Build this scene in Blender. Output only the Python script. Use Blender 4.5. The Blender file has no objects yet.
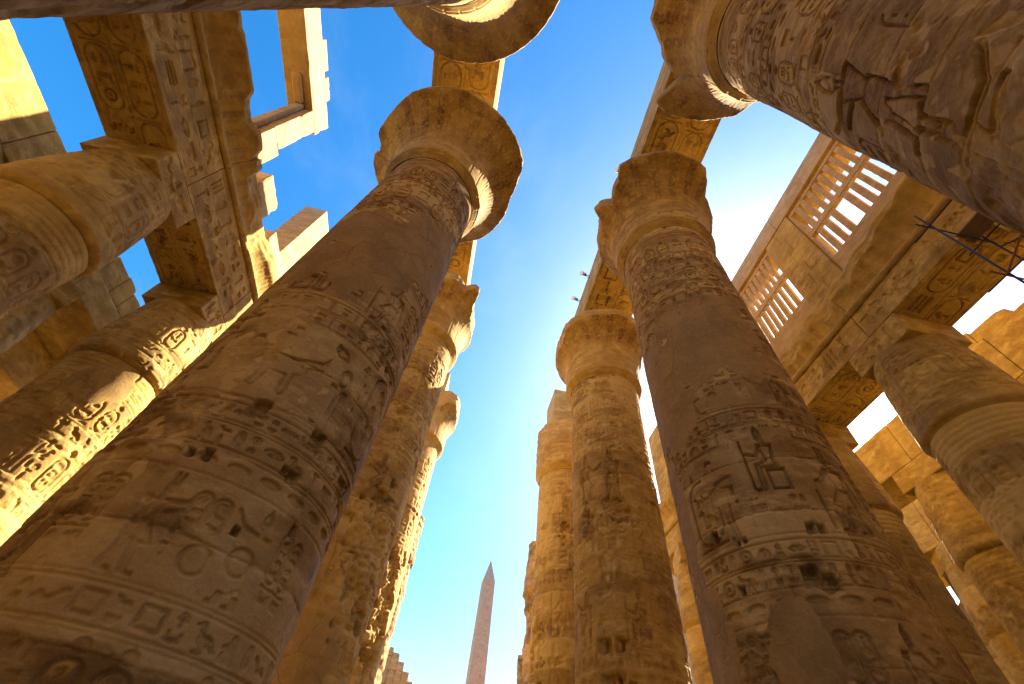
import bpy, math
import numpy as np
from mathutils import Matrix, Vector

scene = bpy.context.scene
COL = scene.collection

# ------------------------------------------------------------------ camera
cam_d = bpy.data.cameras.new('camera')
cam_d.sensor_width = 36.0
cam_d.lens = 15.2146
cam_d.clip_start, cam_d.clip_end = 0.05, 5000
cam = bpy.data.objects.new('camera', cam_d)
COL.objects.link(cam)
cR = (0.97705147, -0.1909112, 0.09446346)
cU = (-0.20819126, -0.76219575, 0.61295517)
cF = (0.04502036, 0.61855522, 0.78445051)
m = Matrix.Identity(4)
for i in range(3):
    m[i][0], m[i][1], m[i][2] = cR[i], cU[i], -cF[i]
m[0][3], m[1][3], m[2][3] = 0.0, 0.0, 1.60
cam.matrix_world = m
scene.camera = cam

# ------------------------------------------------------------------ light
SUN_AZ, SUN_EL = 48.0, 40.0            # azimuth measured from +Y (the nave) towards +X
world = bpy.data.worlds.new('World')
scene.world = world
world.use_nodes = True
wn, wl = world.node_tree.nodes, world.node_tree.links
wn.clear()
sky = wn.new('ShaderNodeTexSky')
sky.sky_type = 'NISHITA'
sky.sun_disc = False
sky.sun_elevation = math.radians(SUN_EL)
sky.sun_rotation = math.radians(SUN_AZ)
sky.air_density, sky.dust_density, sky.ozone_density = 1.0, 1.0, 2.0
bg = wn.new('ShaderNodeBackground')
bg.inputs['Strength'].default_value = 0.074
wo = wn.new('ShaderNodeOutputWorld')
hs = wn.new('ShaderNodeHueSaturation')
hs.inputs['Hue'].default_value = 0.497
hs.inputs['Saturation'].default_value = 1.42
wl.new(sky.outputs[0], hs.inputs['Color'])
tc = wn.new('ShaderNodeTexCoord')
mpn = wn.new('ShaderNodeMapping')
mpn.inputs['Scale'].default_value = (2.2, 1.1, 4.0)
mpn.inputs['Rotation'].default_value = (.3, .2, .6)
wl.new(tc.outputs['Generated'], mpn.inputs['Vector'])
wisp = wn.new('ShaderNodeTexNoise')
wisp.inputs['Scale'].default_value = 1.6
wisp.inputs['Detail'].default_value = 8
wisp.inputs['Roughness'].default_value = .62
wl.new(mpn.outputs[0], wisp.inputs['Vector'])
wr = wn.new('ShaderNodeMapRange')
wr.interpolation_type = 'SMOOTHSTEP'
wr.inputs['From Min'].default_value, wr.inputs['From Max'].default_value = .45, .78
wr.inputs['To Max'].default_value = .08
wl.new(wisp.outputs['Fac'], wr.inputs['Value'])
wm = wn.new('ShaderNodeMix')
wm.data_type = 'RGBA'
wm.inputs[7].default_value = (3.6, 3.8, 4.0, 1)
wl.new(wr.outputs[0], wm.inputs[0])
wl.new(hs.outputs[0], wm.inputs[6])
wl.new(wm.outputs[2], bg.inputs[0])
wl.new(bg.outputs[0], wo.inputs[0])
sun_d = bpy.data.lights.new('sun', 'SUN')
sun_d.energy, sun_d.angle, sun_d.color = 5.0, math.radians(0.5), (1.0, 0.84, 0.60)
sun = bpy.data.objects.new('sun', sun_d)
COL.objects.link(sun)
az, el = math.radians(SUN_AZ), math.radians(SUN_EL)
sd = Vector((math.sin(az) * math.cos(el), math.cos(az) * math.cos(el), math.sin(el)))
sun.rotation_euler = sd.to_track_quat('Z', 'Y').to_euler()
sun.location = sd * 100
vs = scene.view_settings
vs.view_transform = 'Standard'
vs.look = 'None'
vs.gamma = 1.0
vs.use_curve_mapping = False
vs.exposure = 2.42
scene.cycles.max_bounces = 10
scene.cycles.diffuse_bounces = 3
scene.cycles.glossy_bounces = 2
scene.cycles.caustics_reflective = False
scene.cycles.caustics_refractive = False

# ------------------------------------------------------------------ noise helpers
def sm(x):
    x = np.clip(x, 0.0, 1.0)
    return x * x * (3 - 2 * x)

def fftnoise(shape, res, scale, seed, ay=1.0, ax=1.0):
    """periodic gaussian field, about unit variance, feature size scale (m)"""
    rng = np.random.default_rng(seed)
    f = np.fft.rfft2(rng.standard_normal(shape).astype(np.float32))
    ky = np.fft.fftfreq(shape[0], res)[:, None] * ay
    kx = np.fft.rfftfreq(shape[1], res)[None, :] * ax
    k2 = (ky * ky + kx * kx) * (scale ** 2)
    f *= np.exp(-k2 * 2.2)
    n = np.fft.irfft2(f, s=shape)
    return ((n - n.mean()) / (n.std() + 1e-9)).astype(np.float32)

def hash3(ix, iy, iz, seed):
    h = (ix.astype(np.int64) * 374761393 + iy.astype(np.int64) * 668265263 + iz.astype(np.int64) * 2147483647 + seed * 144665) & 0x7fffffff
    h = ((h ^ (h >> 13)) * 1274126177) & 0x7fffffff
    h = h ^ (h >> 16)
    return (h & 0xffff) / 32767.5 - 1.0

def vnoise(P, freq, seed=0):
    Q = P * freq + 100.5
    i = np.floor(Q)
    f = Q - i
    f = f * f * (3 - 2 * f)
    i = i.astype(np.int64)
    out = 0.0
    for dx in (0, 1):
        wx = f[..., 0] if dx else 1 - f[..., 0]
        for dy in (0, 1):
            wy = f[..., 1] if dy else 1 - f[..., 1]
            for dz in (0, 1):
                wz = f[..., 2] if dz else 1 - f[..., 2]
                out = out + wx * wy * wz * hash3(i[..., 0] + dx, i[..., 1] + dy, i[..., 2] + dz, seed)
    return out

# ------------------------------------------------------------------ carved signs as distance fields
def G(n=96, lo=-0.12, hi=1.12):
    t = np.linspace(lo, hi, n, dtype=np.float32)
    return np.meshgrid(t, t)
X_, Y_ = G()
XB, YB = G(240)
def caps(a, b, r, X=X_, Y=Y_):
    ax, ay = a
    bx, by = b
    dx, dy = bx - ax, by - ay
    t = np.clip(((X - ax) * dx + (Y - ay) * dy) / (dx * dx + dy * dy + 1e-9), 0, 1)
    return np.hypot(X - ax - t * dx, Y - ay - t * dy) - r
def ell(c, rx, ry, X=X_, Y=Y_):
    k = np.hypot((X - c[0]) / rx, (Y - c[1]) / ry)
    return (k - 1) * min(rx, ry)
def ring(c, R, w, X=X_, Y=Y_):
    return np.abs(np.hypot(X - c[0], Y - c[1]) - R) - w
def boxs(c, hx, hy, X=X_, Y=Y_):
    qx, qy = np.abs(X - c[0]) - hx, np.abs(Y - c[1]) - hy
    return np.hypot(np.maximum(qx, 0), np.maximum(qy, 0)) + np.minimum(np.maximum(qx, qy), 0)
def poly(pts, X=X_, Y=Y_):
    d = np.full(X.shape, 9.0, np.float32)
    ins = np.zeros(X.shape, bool)
    n = len(pts)
    for i in range(n):
        x0, y0 = pts[i]
        x1, y1 = pts[(i + 1) % n]
        d = np.minimum(d, caps((x0, y0), (x1, y1), 0, X, Y))
        if y0 != y1:
            c = ((Y >= min(y0, y1)) & (Y < max(y0, y1)) & (X < (x1 - x0) * (Y - y0) / (y1 - y0) + x0))
            ins ^= c
    return np.where(ins, -d, d)
def path(pts, r, X=X_, Y=Y_):
    d = np.full(X.shape, 9.0, np.float32)
    for a, b in zip(pts[:-1], pts[1:]):
        d = np.minimum(d, caps(a, b, r, X, Y))
    return d
def U(*a):
    o = a[0]
    for b in a[1:]:
        o = np.minimum(o, b)
    return o

W = 0.055
SIGNS = [
    ell((.5, .5), .4, .4),                                                        # sun disc
    U(ring((.5, .5), .36, .05), ell((.5, .5), .1, .1)),                           # disc with dot
    path([(0, .5), (.12, .64), (.25, .4), (.38, .64), (.5, .4), (.62, .64), (.75, .4), (.88, .64), (1, .5)], .05),   # water
    U(poly([(.4, .0), (.55, .0), (.62, .7), (.5, 1.0), (.36, .75)]), caps((.45, 0), (.48, .2), .05)),                # reed leaf
    U(ell((.42, .42), .3, .17), caps((.62, .5), (.72, .82), .08), ell((.76, .86), .1, .09), caps((.84, .86), (.95, .8), .03),
      caps((.15, .35), (-.02, .2), .07), caps((.4, .3), (.4, .04), .03), caps((.52, .3), (.54, .04), .03), caps((.4, .03), (.56, .03), .025), caps((.54, .03), (.7, .03), .025)),  # bird
    U(ring((.5, .76), .17, .05), caps((.5, .58), (.5, .02), .055), caps((.22, .5), (.78, .5), .055)),                 # ankh
    path([(.0, .35), (.2, .5), (.4, .35), (.62, .4), (.8, .65), (.95, .7)], .06),   # serpent
    U(path([(.05, .5), (.3, .68), (.7, .68), (.95, .5)], .04), path([(.05, .5), (.3, .36), (.7, .36), (.95, .5)], .04), ell((.5, .52), .13, .13)),  # eye
    np.maximum(ell((.5, .25), .38, .5), .25 - Y_),                                  # loaf
    np.maximum(ell((.5, .7), .48, .5), Y_ - .7),                                    # basket
    U(ell((.5, .83), .12, .13), poly([(.3, .35), (.7, .35), (.64, .72), (.38, .72)]), poly([(.2, .05), (.85, .05), (.85, .3), (.6, .45), (.3, .42)]), caps((.6, .6), (.85, .5), .05)),  # seated figure
    U(caps((.5, 0), (.5, .85), .045), caps((.5, .85), (.75, .95), .05), caps((.45, .9), (.6, .98), .06)),             # sceptre
    U(boxs((.5, .5), .42, .3), ) ,                                                  # block
    U(np.abs(boxs((.5, .5), .38, .33)) - .045),                                     # open square
    U(caps((.3, .1), (.3, .9), W), caps((.55, .1), (.55, .9), W), caps((.8, .1), (.8, .9), W)),                       # strokes
    poly([(.35, .0), (.65, .0), (.7, .75), (.5, 1.0), (.3, .75)]),                  # feather
    U(caps((.05, .5), (.95, .5), .06), caps((.05, .3), (.95, .3), .035), caps((.05, .7), (.95, .7), .035)),           # bolt
    U(ell((.5, .35), .42, .14), caps((.15, .4), (.05, .8), .05), caps((.85, .4), (.95, .8), .05)),                    # horns
    U(caps((.5, 0), (.5, .6), .05), ell((.5, .72), .26, .16), caps((.35, .8), (.3, 1.), .04), caps((.65, .8), (.7, 1.), .04)),   # lotus
    U(path([(.1, .1), (.1, .9), (.9, .9), (.9, .1)], .05)),                         # house
    U(ell((.35, .5), .3, .18), caps((.5, .6), (.8, .75), .08), caps((.1, .5), (-.02, .3), .04), caps((.25, .4), (.2, .05), .05), caps((.5, .4), (.52, .05), .05), caps((.78, .78), (.85, .95), .04)),  # animal
]

def king(crown=0, pose=0):
    X, Y = XB, YB
    c = lambda a, b, r: caps(a, b, r, X, Y)
    parts = [c((.40, .04), (.44, .25), .042), c((.44, .25), (.46, .45), .055), c((.64, .04), (.58, .26), .04), c((.58, .26), (.52, .45), .055),
             c((.40, .02), (.51, .015), .022), c((.64, .02), (.76, .015), .022),
             poly([(.38, .53), (.56, .54), (.74, .30), (.60, .27), (.38, .32)], X, Y),
             poly([(.41, .50), (.54, .50), (.63, .78), (.33, .78)], X, Y),
             c((.49, .78), (.50, .84), .032), ell((.52, .875), .062, .052, X, Y)]
    if pose == 0:
        parts += [c((.61, .76), (.74, .62), .027), c((.74, .62), (.92, .72), .024), c((.35, .76), (.30, .60), .027), c((.30, .60), (.33, .44), .024),
                  ell((.96, .75), .05, .035, X, Y)]
    elif pose == 1:
        parts += [c((.61, .76), (.78, .78), .027), c((.78, .78), (.93, .92), .024), c((.37, .76), (.60, .62), .027), c((.60, .62), (.82, .70), .024)]
    else:
        parts += [c((.61, .76), (.72, .60), .027), c((.72, .60), (.86, .56), .024), c((.86, .02), (.86, .98), .014), c((.35, .76), (.31, .58), .027), c((.31, .58), (.28, .42), .024)]
    if crown == 0:
        parts += [poly([(.45, .89), (.58, .90), (.58, .97), (.52, 1.1), (.46, 1.0)], X, Y)]
    elif crown == 1:
        parts += [boxs((.52, .93), .06, .03, X, Y), poly([(.47, .95), (.51, .95), (.5, 1.1), (.46, 1.08)], X, Y), poly([(.53, .95), (.57, .95), (.58, 1.08), (.54, 1.1)], X, Y)]
    else:
        parts += [poly([(.44, .84), (.47, .93), (.58, .93), (.57, .9), (.5, .9), (.45, .72), (.40, .74)], X, Y), ell((.52, 1.0), .055, .055, X, Y)]
    return U(*parts)

def seated():
    X, Y = XB, YB
    return U(poly([(.30, .36), (.62, .36), (.62, .44), (.47, .50), (.53, .76), (.27, .76), (.33, .46)], X, Y),
             boxs((.38, .17), .15, .17, X, Y), caps((.62, .40), (.63, .06), .05, X, Y), caps((.63, .03), (.74, .02), .025, X, Y),
             caps((.50, .72), (.58, .56), .026, X, Y), caps((.58, .56), (.74, .62), .024, X, Y), caps((.78, .04), (.78, .85), .014, X, Y),
             caps((.40, .76), (.42, .84), .032, X, Y), ell((.44, .87), .06, .05, X, Y), poly([(.37, .90), (.50, .90), (.50, 1.0), (.44, 1.1), (.38, 1.0)], X, Y))

def kneel():
    X, Y = XB, YB
    return U(poly([(.15, .30), (.55, .22), (.62, .34), (.35, .48), (.18, .44)], X, Y), caps((.20, .16), (.52, .12), .06, X, Y), caps((.60, .30), (.62, .08), .05, X, Y),
             poly([(.20, .42), (.38, .44), (.62, .72), (.40, .80)], X, Y), caps((.58, .70), (.78, .60), .028, X, Y), caps((.78, .60), (.98, .66), .024, X, Y),
             caps((.44, .74), (.70, .86), .026, X, Y), caps((.54, .78), (.58, .84), .035, X, Y), ell((.60, .885), .07, .06, X, Y),
             poly([(.50, .90), (.66, .93), (.60, 1.02), (.44, 1.08), (.42, .98)], X, Y))

def offering():
    X, Y = XB, YB
    return U(caps((.5, .02), (.5, .5), .03, X, Y), boxs((.5, .52), .3, .02, X, Y), boxs((.5, .02), .16, .02, X, Y), ell((.36, .62), .11, .07, X, Y), ell((.6, .62), .12, .08, X, Y),
             ell((.48, .75), .16, .05, X, Y), caps((.3, .82), (.7, .86), .03, X, Y))

FIGS = [king(0, 0), king(1, 1), king(2, 2), king(0, 1), seated(), kneel(), king(1, 2)]
OFFER = offering()

# ------------------------------------------------------------------ relief canvas
class Relief:
    def __init__(s, w, h, res, seed, wrap=True):
        s.res, s.wrap = res, wrap
        s.nx, s.ny = max(int(round(w / res)), 8), max(int(round(h / res)), 8)
        s.w, s.hh = w, h
        s.h = np.zeros((s.ny, s.nx), np.float32)
        s.mk = np.zeros((s.ny, s.nx, 4), np.float32)          # plaster, yellow paint, red paint and groove shade, stain
        s.rng = np.random.default_rng(seed)
        s.seed = seed
    def noise(s, scale, k, ay=1.0, ax=1.0):
        return fftnoise((s.ny, s.nx), s.res, scale, s.seed * 131 + k, ay, ax)
    def put(s, sd, x, y, sx, sy, depth=.02, mode='cut', flip=False, paint=None, rot=False, fill=.0):
        """stamp template sd; x,y lower-left corner (m), sx,sy size (m)"""
        n = sd.shape[0]
        i0, i1 = int((x - .12 * sx) / s.res), int((x + 1.12 * sx) / s.res) + 1
        j0, j1 = int((y - .12 * sy) / s.res), int((y + 1.12 * sy) / s.res) + 1
        if not s.wrap:
            i0, i1 = max(i0, 0), min(i1, s.nx)
        j0, j1 = max(j0, 0), min(j1, s.ny)
        if i1 <= i0 or j1 <= j0:
            return
        u = ((np.arange(i0, i1) * s.res - x) / sx + .12) / 1.24
        v = ((np.arange(j0, j1) * s.res - y) / sy + .12) / 1.24
        if flip:
            u = 1 - u
        u, v = np.clip(u, 0, .9999) * (n - 1), np.clip(v, 0, .9999) * (n - 1)
        iu, iv = u.astype(int), v.astype(int)
        fu, fv = (u - iu)[None, :], (v - iv)[:, None]
        A = sd[np.ix_(iv, iu)] * (1 - fu) + sd[np.ix_(iv, iu + 1)] * fu
        B = sd[np.ix_(iv + 1, iu)] * (1 - fu) + sd[np.ix_(iv + 1, iu + 1)] * fu
        d = (A * (1 - fv) + B * fv) * min(sx, sy) - (.008 if mode == 'cut' and depth > .02 else 0)
        s._apply(d, i0, i1, j0, j1, depth, mode, paint, fill)
    def _apply(s, d, i0, i1, j0, j1, depth, mode, paint, fill=0.):
        e = s.res * .8
        if mode == 'cut':
            p = depth * sm(.5 - d / (2 * e))
        elif mode == 'sunk':
            p = depth * sm(.5 - d / (2 * e)) * (1 - .72 * sm((-d - .012) / .05))
        else:                                                   # incised line of half width fill
            p = depth * sm(.5 - (np.abs(d) - fill) / (2 * e))
        ii = np.arange(i0, i1) % s.nx if s.wrap else np.arange(i0, i1)
        ix = np.ix_(np.arange(j0, j1), ii)
        s.h[ix] = np.minimum(s.h[ix], -p)
        if paint is not None:
            msk = sm(.5 - d / (2 * e)) * paint[1]
            s.mk[..., paint[0]][ix] = np.maximum(s.mk[..., paint[0]][ix], msk)
    def hline(s, y, w=.03, depth=.015):
        j = np.arange(s.ny) * s.res
        p = depth * sm(.5 - (np.abs(j - y) - w / 2) / (2.2 * s.res))
        s.h[:] = np.minimum(s.h, -p[:, None])
    def vline(s, x, y0, y1, w=.025, depth=.012):
        s.shape_box(x - w / 2, y0, w, y1 - y0, depth)
    def shape_box(s, x, y, sx, sy, depth, rad=0.0, mode='cut', paint=None, fill=0.):
        i0, i1 = int((x - .06) / s.res), int((x + sx + .06) / s.res) + 1
        j0, j1 = max(int((y - .06) / s.res), 0), min(int((y + sy + .06) / s.res) + 1, s.ny)
        if not s.wrap:
            i0, i1 = max(i0, 0), min(i1, s.nx)
        if i1 <= i0 or j1 <= j0:
            return
        Xm, Ym = np.meshgrid(np.arange(i0, i1) * s.res, np.arange(j0, j1) * s.res)
        qx, qy = np.abs(Xm - x - sx / 2) - sx / 2 + rad, np.abs(Ym - y - sy / 2) - sy / 2 + rad
        d = np.hypot(np.maximum(qx, 0), np.maximum(qy, 0)) + np.minimum(np.maximum(qx, qy), 0) - rad
        s._apply(d, i0, i1, j0, j1, depth, mode, paint, fill)
    # ---- compositions
    def sign(s, x, y, sz, depth=.018, paint=None, sy=None):
        k = s.rng.integers(len(SIGNS))
        s.put(SIGNS[k], x, y, sz, sy or sz, depth, 'cut', s.rng.random() < .5, paint)
    def text(s, y0, y1, depth=.016, x0=0, x1=None, lines=True, paint=None):
        x1 = s.w if x1 is None else x1
        hgt = y1 - y0
        if lines:
            s.hline(y0, .03, depth * .8)
            s.hline(y1, .03, depth * .8)
        x = x0
        while x < x1 - hgt * .5:
            t = s.rng.random()
            g = hgt * .8
            if t < .45:
                s.sign(x + .04 * hgt, y0 + .1 * hgt, g, depth, paint)
                x += hgt * .98
            elif t < .8:
                s.sign(x + .04 * hgt, y0 + .52 * hgt, g * .48, depth, paint)
                s.sign(x + .04 * hgt, y0 + .06 * hgt, g * .48, depth, paint)
                x += hgt * .62
            else:
                s.sign(x + .04 * hgt, y0 + .1 * hgt, g * .5, depth, paint, sy=g)
                x += hgt * .58
    def vtext(s, x0, x1, y0, y1, depth=.014, paint=None, lines=True):
        w = x1 - x0
        if lines:
            s.vline(x0, y0, y1)
            s.vline(x1, y0, y1)
        y = y1 - w
        while y > y0:
            if s.rng.random() < .6:
                s.sign(x0 + .12 * w, y + .08 * w, w * .76, depth, paint)
                y -= w * .92
            else:
                s.sign(x0 + .08 * w, y + .3 * w, w * .42, depth, paint)
                s.sign(x0 + .52 * w, y + .3 * w, w * .42, depth, paint)
                y -= w * .6
    def cartouche(s, x, y, w, h, depth=.022, paint=None):
        s.shape_box(x, y, w, h, depth, w * .48, 'line', paint, .022)
        if paint:
            s.shape_box(x + .03, y + .03, w - .06, h - .06, 0.0, w * .45, 'cut', paint)
        s.shape_box(x - .02, y - .07, w + .04, .035, depth)
        q = w * .62
        yy = y + h - w * .28 - q
        while yy > y + w * .1:
            if s.rng.random() < .55:
                s.sign(x + w * .19, yy, q, depth * .9, (2, .9) if depth > .06 else None)  # dark brown sign paint also imitates shade inside the cuts
            else:
                s.sign(x + w * .16, yy + q * .2, q * .52, depth * .9)
                s.sign(x + w * .5, yy + q * .2, q * .52, depth * .9)
            yy -= q * 1.05
    def cart_frieze(s, y0, y1, depth=.02, pw=None, paint=None, plume=True):
        hgt = y1 - y0
        s.hline(y0, .03, .014)
        s.hline(y1, .03, .014)
        pw = pw or hgt * .5
        n = max(int(s.w / pw), 1)
        pw = s.w / n
        for k in range(n):
            x = k * pw
            if k % 3 == 2 and plume:
                s.vtext(x + pw * .12, x + pw * .88, y0 + .05, y1 - .05, depth * .8, None, False)
                continue
            top = .2 * hgt if plume else .05 * hgt
            s.cartouche(x + pw * .16, y0 + .1 * hgt, pw * .68, hgt * .86 - top, depth, paint)
            if plume:
                s.put(SIGNS[0], x + pw * .32, y1 - top - .0 * hgt, pw * .36, top * .9, depth)
    def scene(s, y0, y1, depth=.034, paint=(2, .8)):
        hgt = y1 - y0
        s.hline(y0, .035, .016)
        s.hline(y1, .035, .016)
        x = s.rng.random() * .6
        xe = x + s.w - 1.4
        fh = hgt * .84
        while x < xe:
            k = s.rng.integers(len(FIGS))
            p = paint if s.rng.random() < .6 else ((1, .7) if s.rng.random() < .5 else None)
            s.put(FIGS[k], x, y0 + .05, fh * .86, fh, depth, 'sunk', s.rng.random() < .45, p)
            x += fh * .72
            t = s.rng.random()
            if t < .35:
                s.put(OFFER, x - .1 * fh, y0 + .05, fh * .42, fh * .62, depth * .8, 'sunk')
                s.vtext(x - .02 * fh, x + .16 * fh, y0 + fh * .66, y1 - .06, .04)
                s.vtext(x + .18 * fh, x + .36 * fh, y0 + fh * .72, y1 - .06, .04)
                x += fh * .4
            elif t < .75:
                s.cartouche(x, y0 + fh * .45, fh * .17, fh * .55, .045)
                s.cartouche(x + fh * .22, y0 + fh * .45, fh * .17, fh * .55, .045)
                s.vtext(x, x + .2 * fh, y0 + .1, y0 + fh * .4, .04)
                s.vtext(x + .22 * fh, x + .42 * fh, y0 + .1, y0 + fh * .4, .04)
                x += fh * .42
            else:
                for q in range(3):
                    s.vtext(x + q * .2 * fh, x + (q + 1) * .2 * fh, y0 + fh * (.1 + .2 * (q == 1)), y1 - .06, .04)
                x += fh * .62
    def leaves(s, y0, y1, n=14, depth=.016):
        pw = s.w / n
        for k in range(n):
            for q in (1.0, .72, .45):
                for sg in (-1, 1):
                    xa, xb = k * pw + pw / 2 + sg * pw * .48 * q, k * pw + pw / 2
                    st = np.linspace(0, 1, 40)
                    for t in st:
                        xx = xa + (xb - xa) * t ** 1.6
                        yy = y0 + (y1 - y0) * q * t
                        i, j = int(xx / s.res) % s.nx, int(yy / s.res)
                        if j < s.ny - 1:
                            s.h[j:j + 2, i] = -depth
                            s.h[j:j + 2, (i + 1) % s.nx] = -depth
    def finish(s, joints=1.05, patches=(), holes=(), gouges=(), rough=1.0, paint_keep=.55, worn=.32, jdepth=.032):
        """weathering on top of the carving. patches: (xc, yc, half w, half h); holes: (x, y, size)"""
        Xm = (np.arange(s.nx) * s.res)[None, :]
        Ym = (np.arange(s.ny) * s.res)[:, None]
        n1, n2 = s.noise(1.6, 1, 1.4), s.noise(.45, 2, 1.3)
        n3, n4 = s.noise(.14, 3), s.noise(.05, 4)
        # paint survives in flakes
        keep = sm((n2 * .5 + n3 * .6 + n1 * .4 + paint_keep - .4) * 2.2)
        s.mk[..., 1] *= keep
        s.mk[..., 2] *= sm((s.noise(.5, 5) * .6 + n3 * .6 + paint_keep - .5) * 2.2)
        # carving worn away here and there
        wmask = 1.25 - .95 * sm((n1 + .5 * n2 - 1.5 + worn) * 1.3)
        H = s.h * wmask
        if joints:                                              # the lower courses are rubbed by hands and sand
            H = H * (.5 + .5 * sm((Ym - 1.5) / 6.0))
        # courses
        rng = s.rng
        y, k = joints * (.4 + .6 * rng.random()), 0
        tone = np.zeros_like(H)
        while joints and y < s.hh - .3:
            wob = y + .012 * n2
            dj = np.abs(Ym - wob)
            chip = jdepth * (.5 + .5 * sm(n3 + .3)) * np.exp(-(dj / (.016 + .035 * sm(n2 * .8 - .3) + .05 * sm(n3 * .7 + n2 * .7 - 1.3))) ** 2)
            H = H - chip
            nb = 2 + (k % 2)
            off = rng.random() * s.w
            band = (Ym > wob) & (Ym < y + joints * 1.4)
            for q in range(nb):
                a0 = (off + q * s.w / nb) % s.w
                seg = np.mod(Xm - a0, s.w) < s.w / nb
                tone = np.where(band & seg, rng.normal() * .36, tone)
            for q in range(nb):
                xj = (off + q * s.w / nb) % s.w
                dx = np.abs(Xm - xj - .01 * n2)
                if s.wrap:
                    dx = np.minimum(dx, s.w - dx)
                inb = (Ym > y) & (Ym < y + joints)
                H = H - np.where(inb, .6 * jdepth * np.exp(-(dx / (.014 + .03 * sm(n2 - .6))) ** 2), 0)
            y += joints * (.85 + .3 * rng.random())
            k += 1
        # spalled lenses
        sp = sm((n2 + .7 * n1 - 2.0) * 2.2)
        H = H * (1 - .8 * sp) - sp * (.035 + .012 * n3)
        s.mk[..., 1] *= 1 - sp
        s.mk[..., 2] *= 1 - sp
        H += rough * (.005 * n1 + .0018 * n2 + .0013 * n3 * (.3 + sm(n1)) + .0009 * n4)
        # plain mortar repairs
        for (xc, yc, hw, hv) in patches:
            dx = np.abs(Xm - xc)
            if s.wrap:
                dx = np.minimum(dx, s.w - dx)
            q = (dx / hw) ** 3 + (np.abs(Ym - yc) / hv) ** 3
            pm = sm((1 - q + .34 * n2 + .12 * n3) * 7)
            H = H * (1 - pm) + pm * (.004 + .005 * n1 + .002 * n2 + .0006 * n4)
            s.mk[..., 0] = np.maximum(s.mk[..., 0], pm)
            s.mk[..., 1] *= 1 - pm
            s.mk[..., 2] *= 1 - pm
        for (xc, yc, hw, hv, dep) in gouges:
            dx = np.abs(Xm - xc)
            if s.wrap:
                dx = np.minimum(dx, s.w - dx)
            q = (dx / hw) ** 2 + (np.abs(Ym - yc) / hv) ** 2
            pm = sm((1 - q + .6 * n2 + .25 * n3) * 1.6)
            H = H - pm * dep * (1 + .35 * n3 + .3 * n2)
        for (xc, yc, sz) in holes:
            dx = np.abs(Xm - xc)
            if s.wrap:
                dx = np.minimum(dx, s.w - dx)
            q = np.maximum(dx / (sz * .42), np.abs(Ym - yc) / (sz * .55)) + .09 * n3 + .06 * n2
            H = H - .16 * sm((1.05 - q) * 4) - .012 * sm((1.6 - q) * 1.5)
        st = s.noise(.9, 7, .5, 1.6)
        n5 = s.noise(.25, 8, 1.2)
        fl = sm((.75 * n5 + .4 * n3 + .5 * n1 - 1.35) * 5) * (1 - s.mk[..., 0])
        H = H - fl * (.010 + .003 * n3)
        s.mk[..., 1] *= 1 - fl
        s.mk[..., 2] *= 1 - fl
        s.mk[..., 3] = sm((st + .5 * n2 - .7) * .9) * (1 - fl) - .55 * fl
        if joints:
            H = H - .016 * tone * (1 - s.mk[..., 0])
            s.mk[..., 3] = np.clip(s.mk[..., 3] + tone * (1 - s.mk[..., 0]), -1, 1)
        s.h = H.astype(np.float32)
        return s
    def sample(s, x, y):
        u, v = x / s.res, np.clip(y / s.res, 0, s.ny - 1.001)
        iu, iv = np.floor(u).astype(int), v.astype(int)
        fu, fv = u - iu, v - iv
        if s.wrap:
            a, b = iu % s.nx, (iu + 1) % s.nx
        else:
            a, b = np.clip(iu, 0, s.nx - 1), np.clip(iu + 1, 0, s.nx - 1)
        def L(Z):
            if Z.ndim == 3:
                fu_, fv_ = fu[..., None], fv[..., None]
            else:
                fu_, fv_ = fu, fv
            return (Z[iv, a] * (1 - fu_) + Z[iv, b] * fu_) * (1 - fv_) + (Z[iv + 1, a] * (1 - fu_) + Z[iv + 1, b] * fu_) * fv_
        return L(s.h), L(s.mk)

# ------------------------------------------------------------------ mesh helpers
def mesh_np(name, V, Q, mk=None, smooth=True, tris=None):
    me = bpy.data.meshes.new(name)
    V = np.asarray(V, np.float32).reshape(-1, 3)
    Q = np.asarray(Q, np.int32).reshape(-1, 4)
    T = np.zeros((0, 3), np.int32) if tris is None else np.asarray(tris, np.int32).reshape(-1, 3)
    me.vertices.add(len(V))
    me.vertices.foreach_set('co', V.ravel())
    nl = Q.size + T.size
    me.loops.add(nl)
    me.loops.foreach_set('vertex_index', np.concatenate([Q.ravel(), T.ravel()]))
    me.polygons.add(len(Q) + len(T))
    st = np.concatenate([np.arange(len(Q)) * 4, Q.size + np.arange(len(T)) * 3]).astype(np.int32)
    me.polygons.foreach_set('loop_start', st)
    me.polygons.foreach_set('use_smooth', np.full(len(Q) + len(T), smooth, bool))
    me.update(calc_edges=True)
    if mk is not None:
        at = me.attributes.new('marks', 'FLOAT_COLOR', 'POINT')
        at.data.foreach_set('color', np.asarray(mk, np.float32).reshape(-1, 4).ravel())
    return me

def grid_quads(nr, nc, wrap=False, base=0, flip=False):
    r = np.arange(nr - 1)[:, None]
    c = np.arange(nc if wrap else nc - 1)[None, :]
    c1 = (c + 1) % nc
    q = np.stack([r * nc + c, r * nc + c1, (r + 1) * nc + c1, (r + 1) * nc + c], -1).reshape(-1, 4)
    if flip:
        q = q[:, ::-1]
    return q + base

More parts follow.
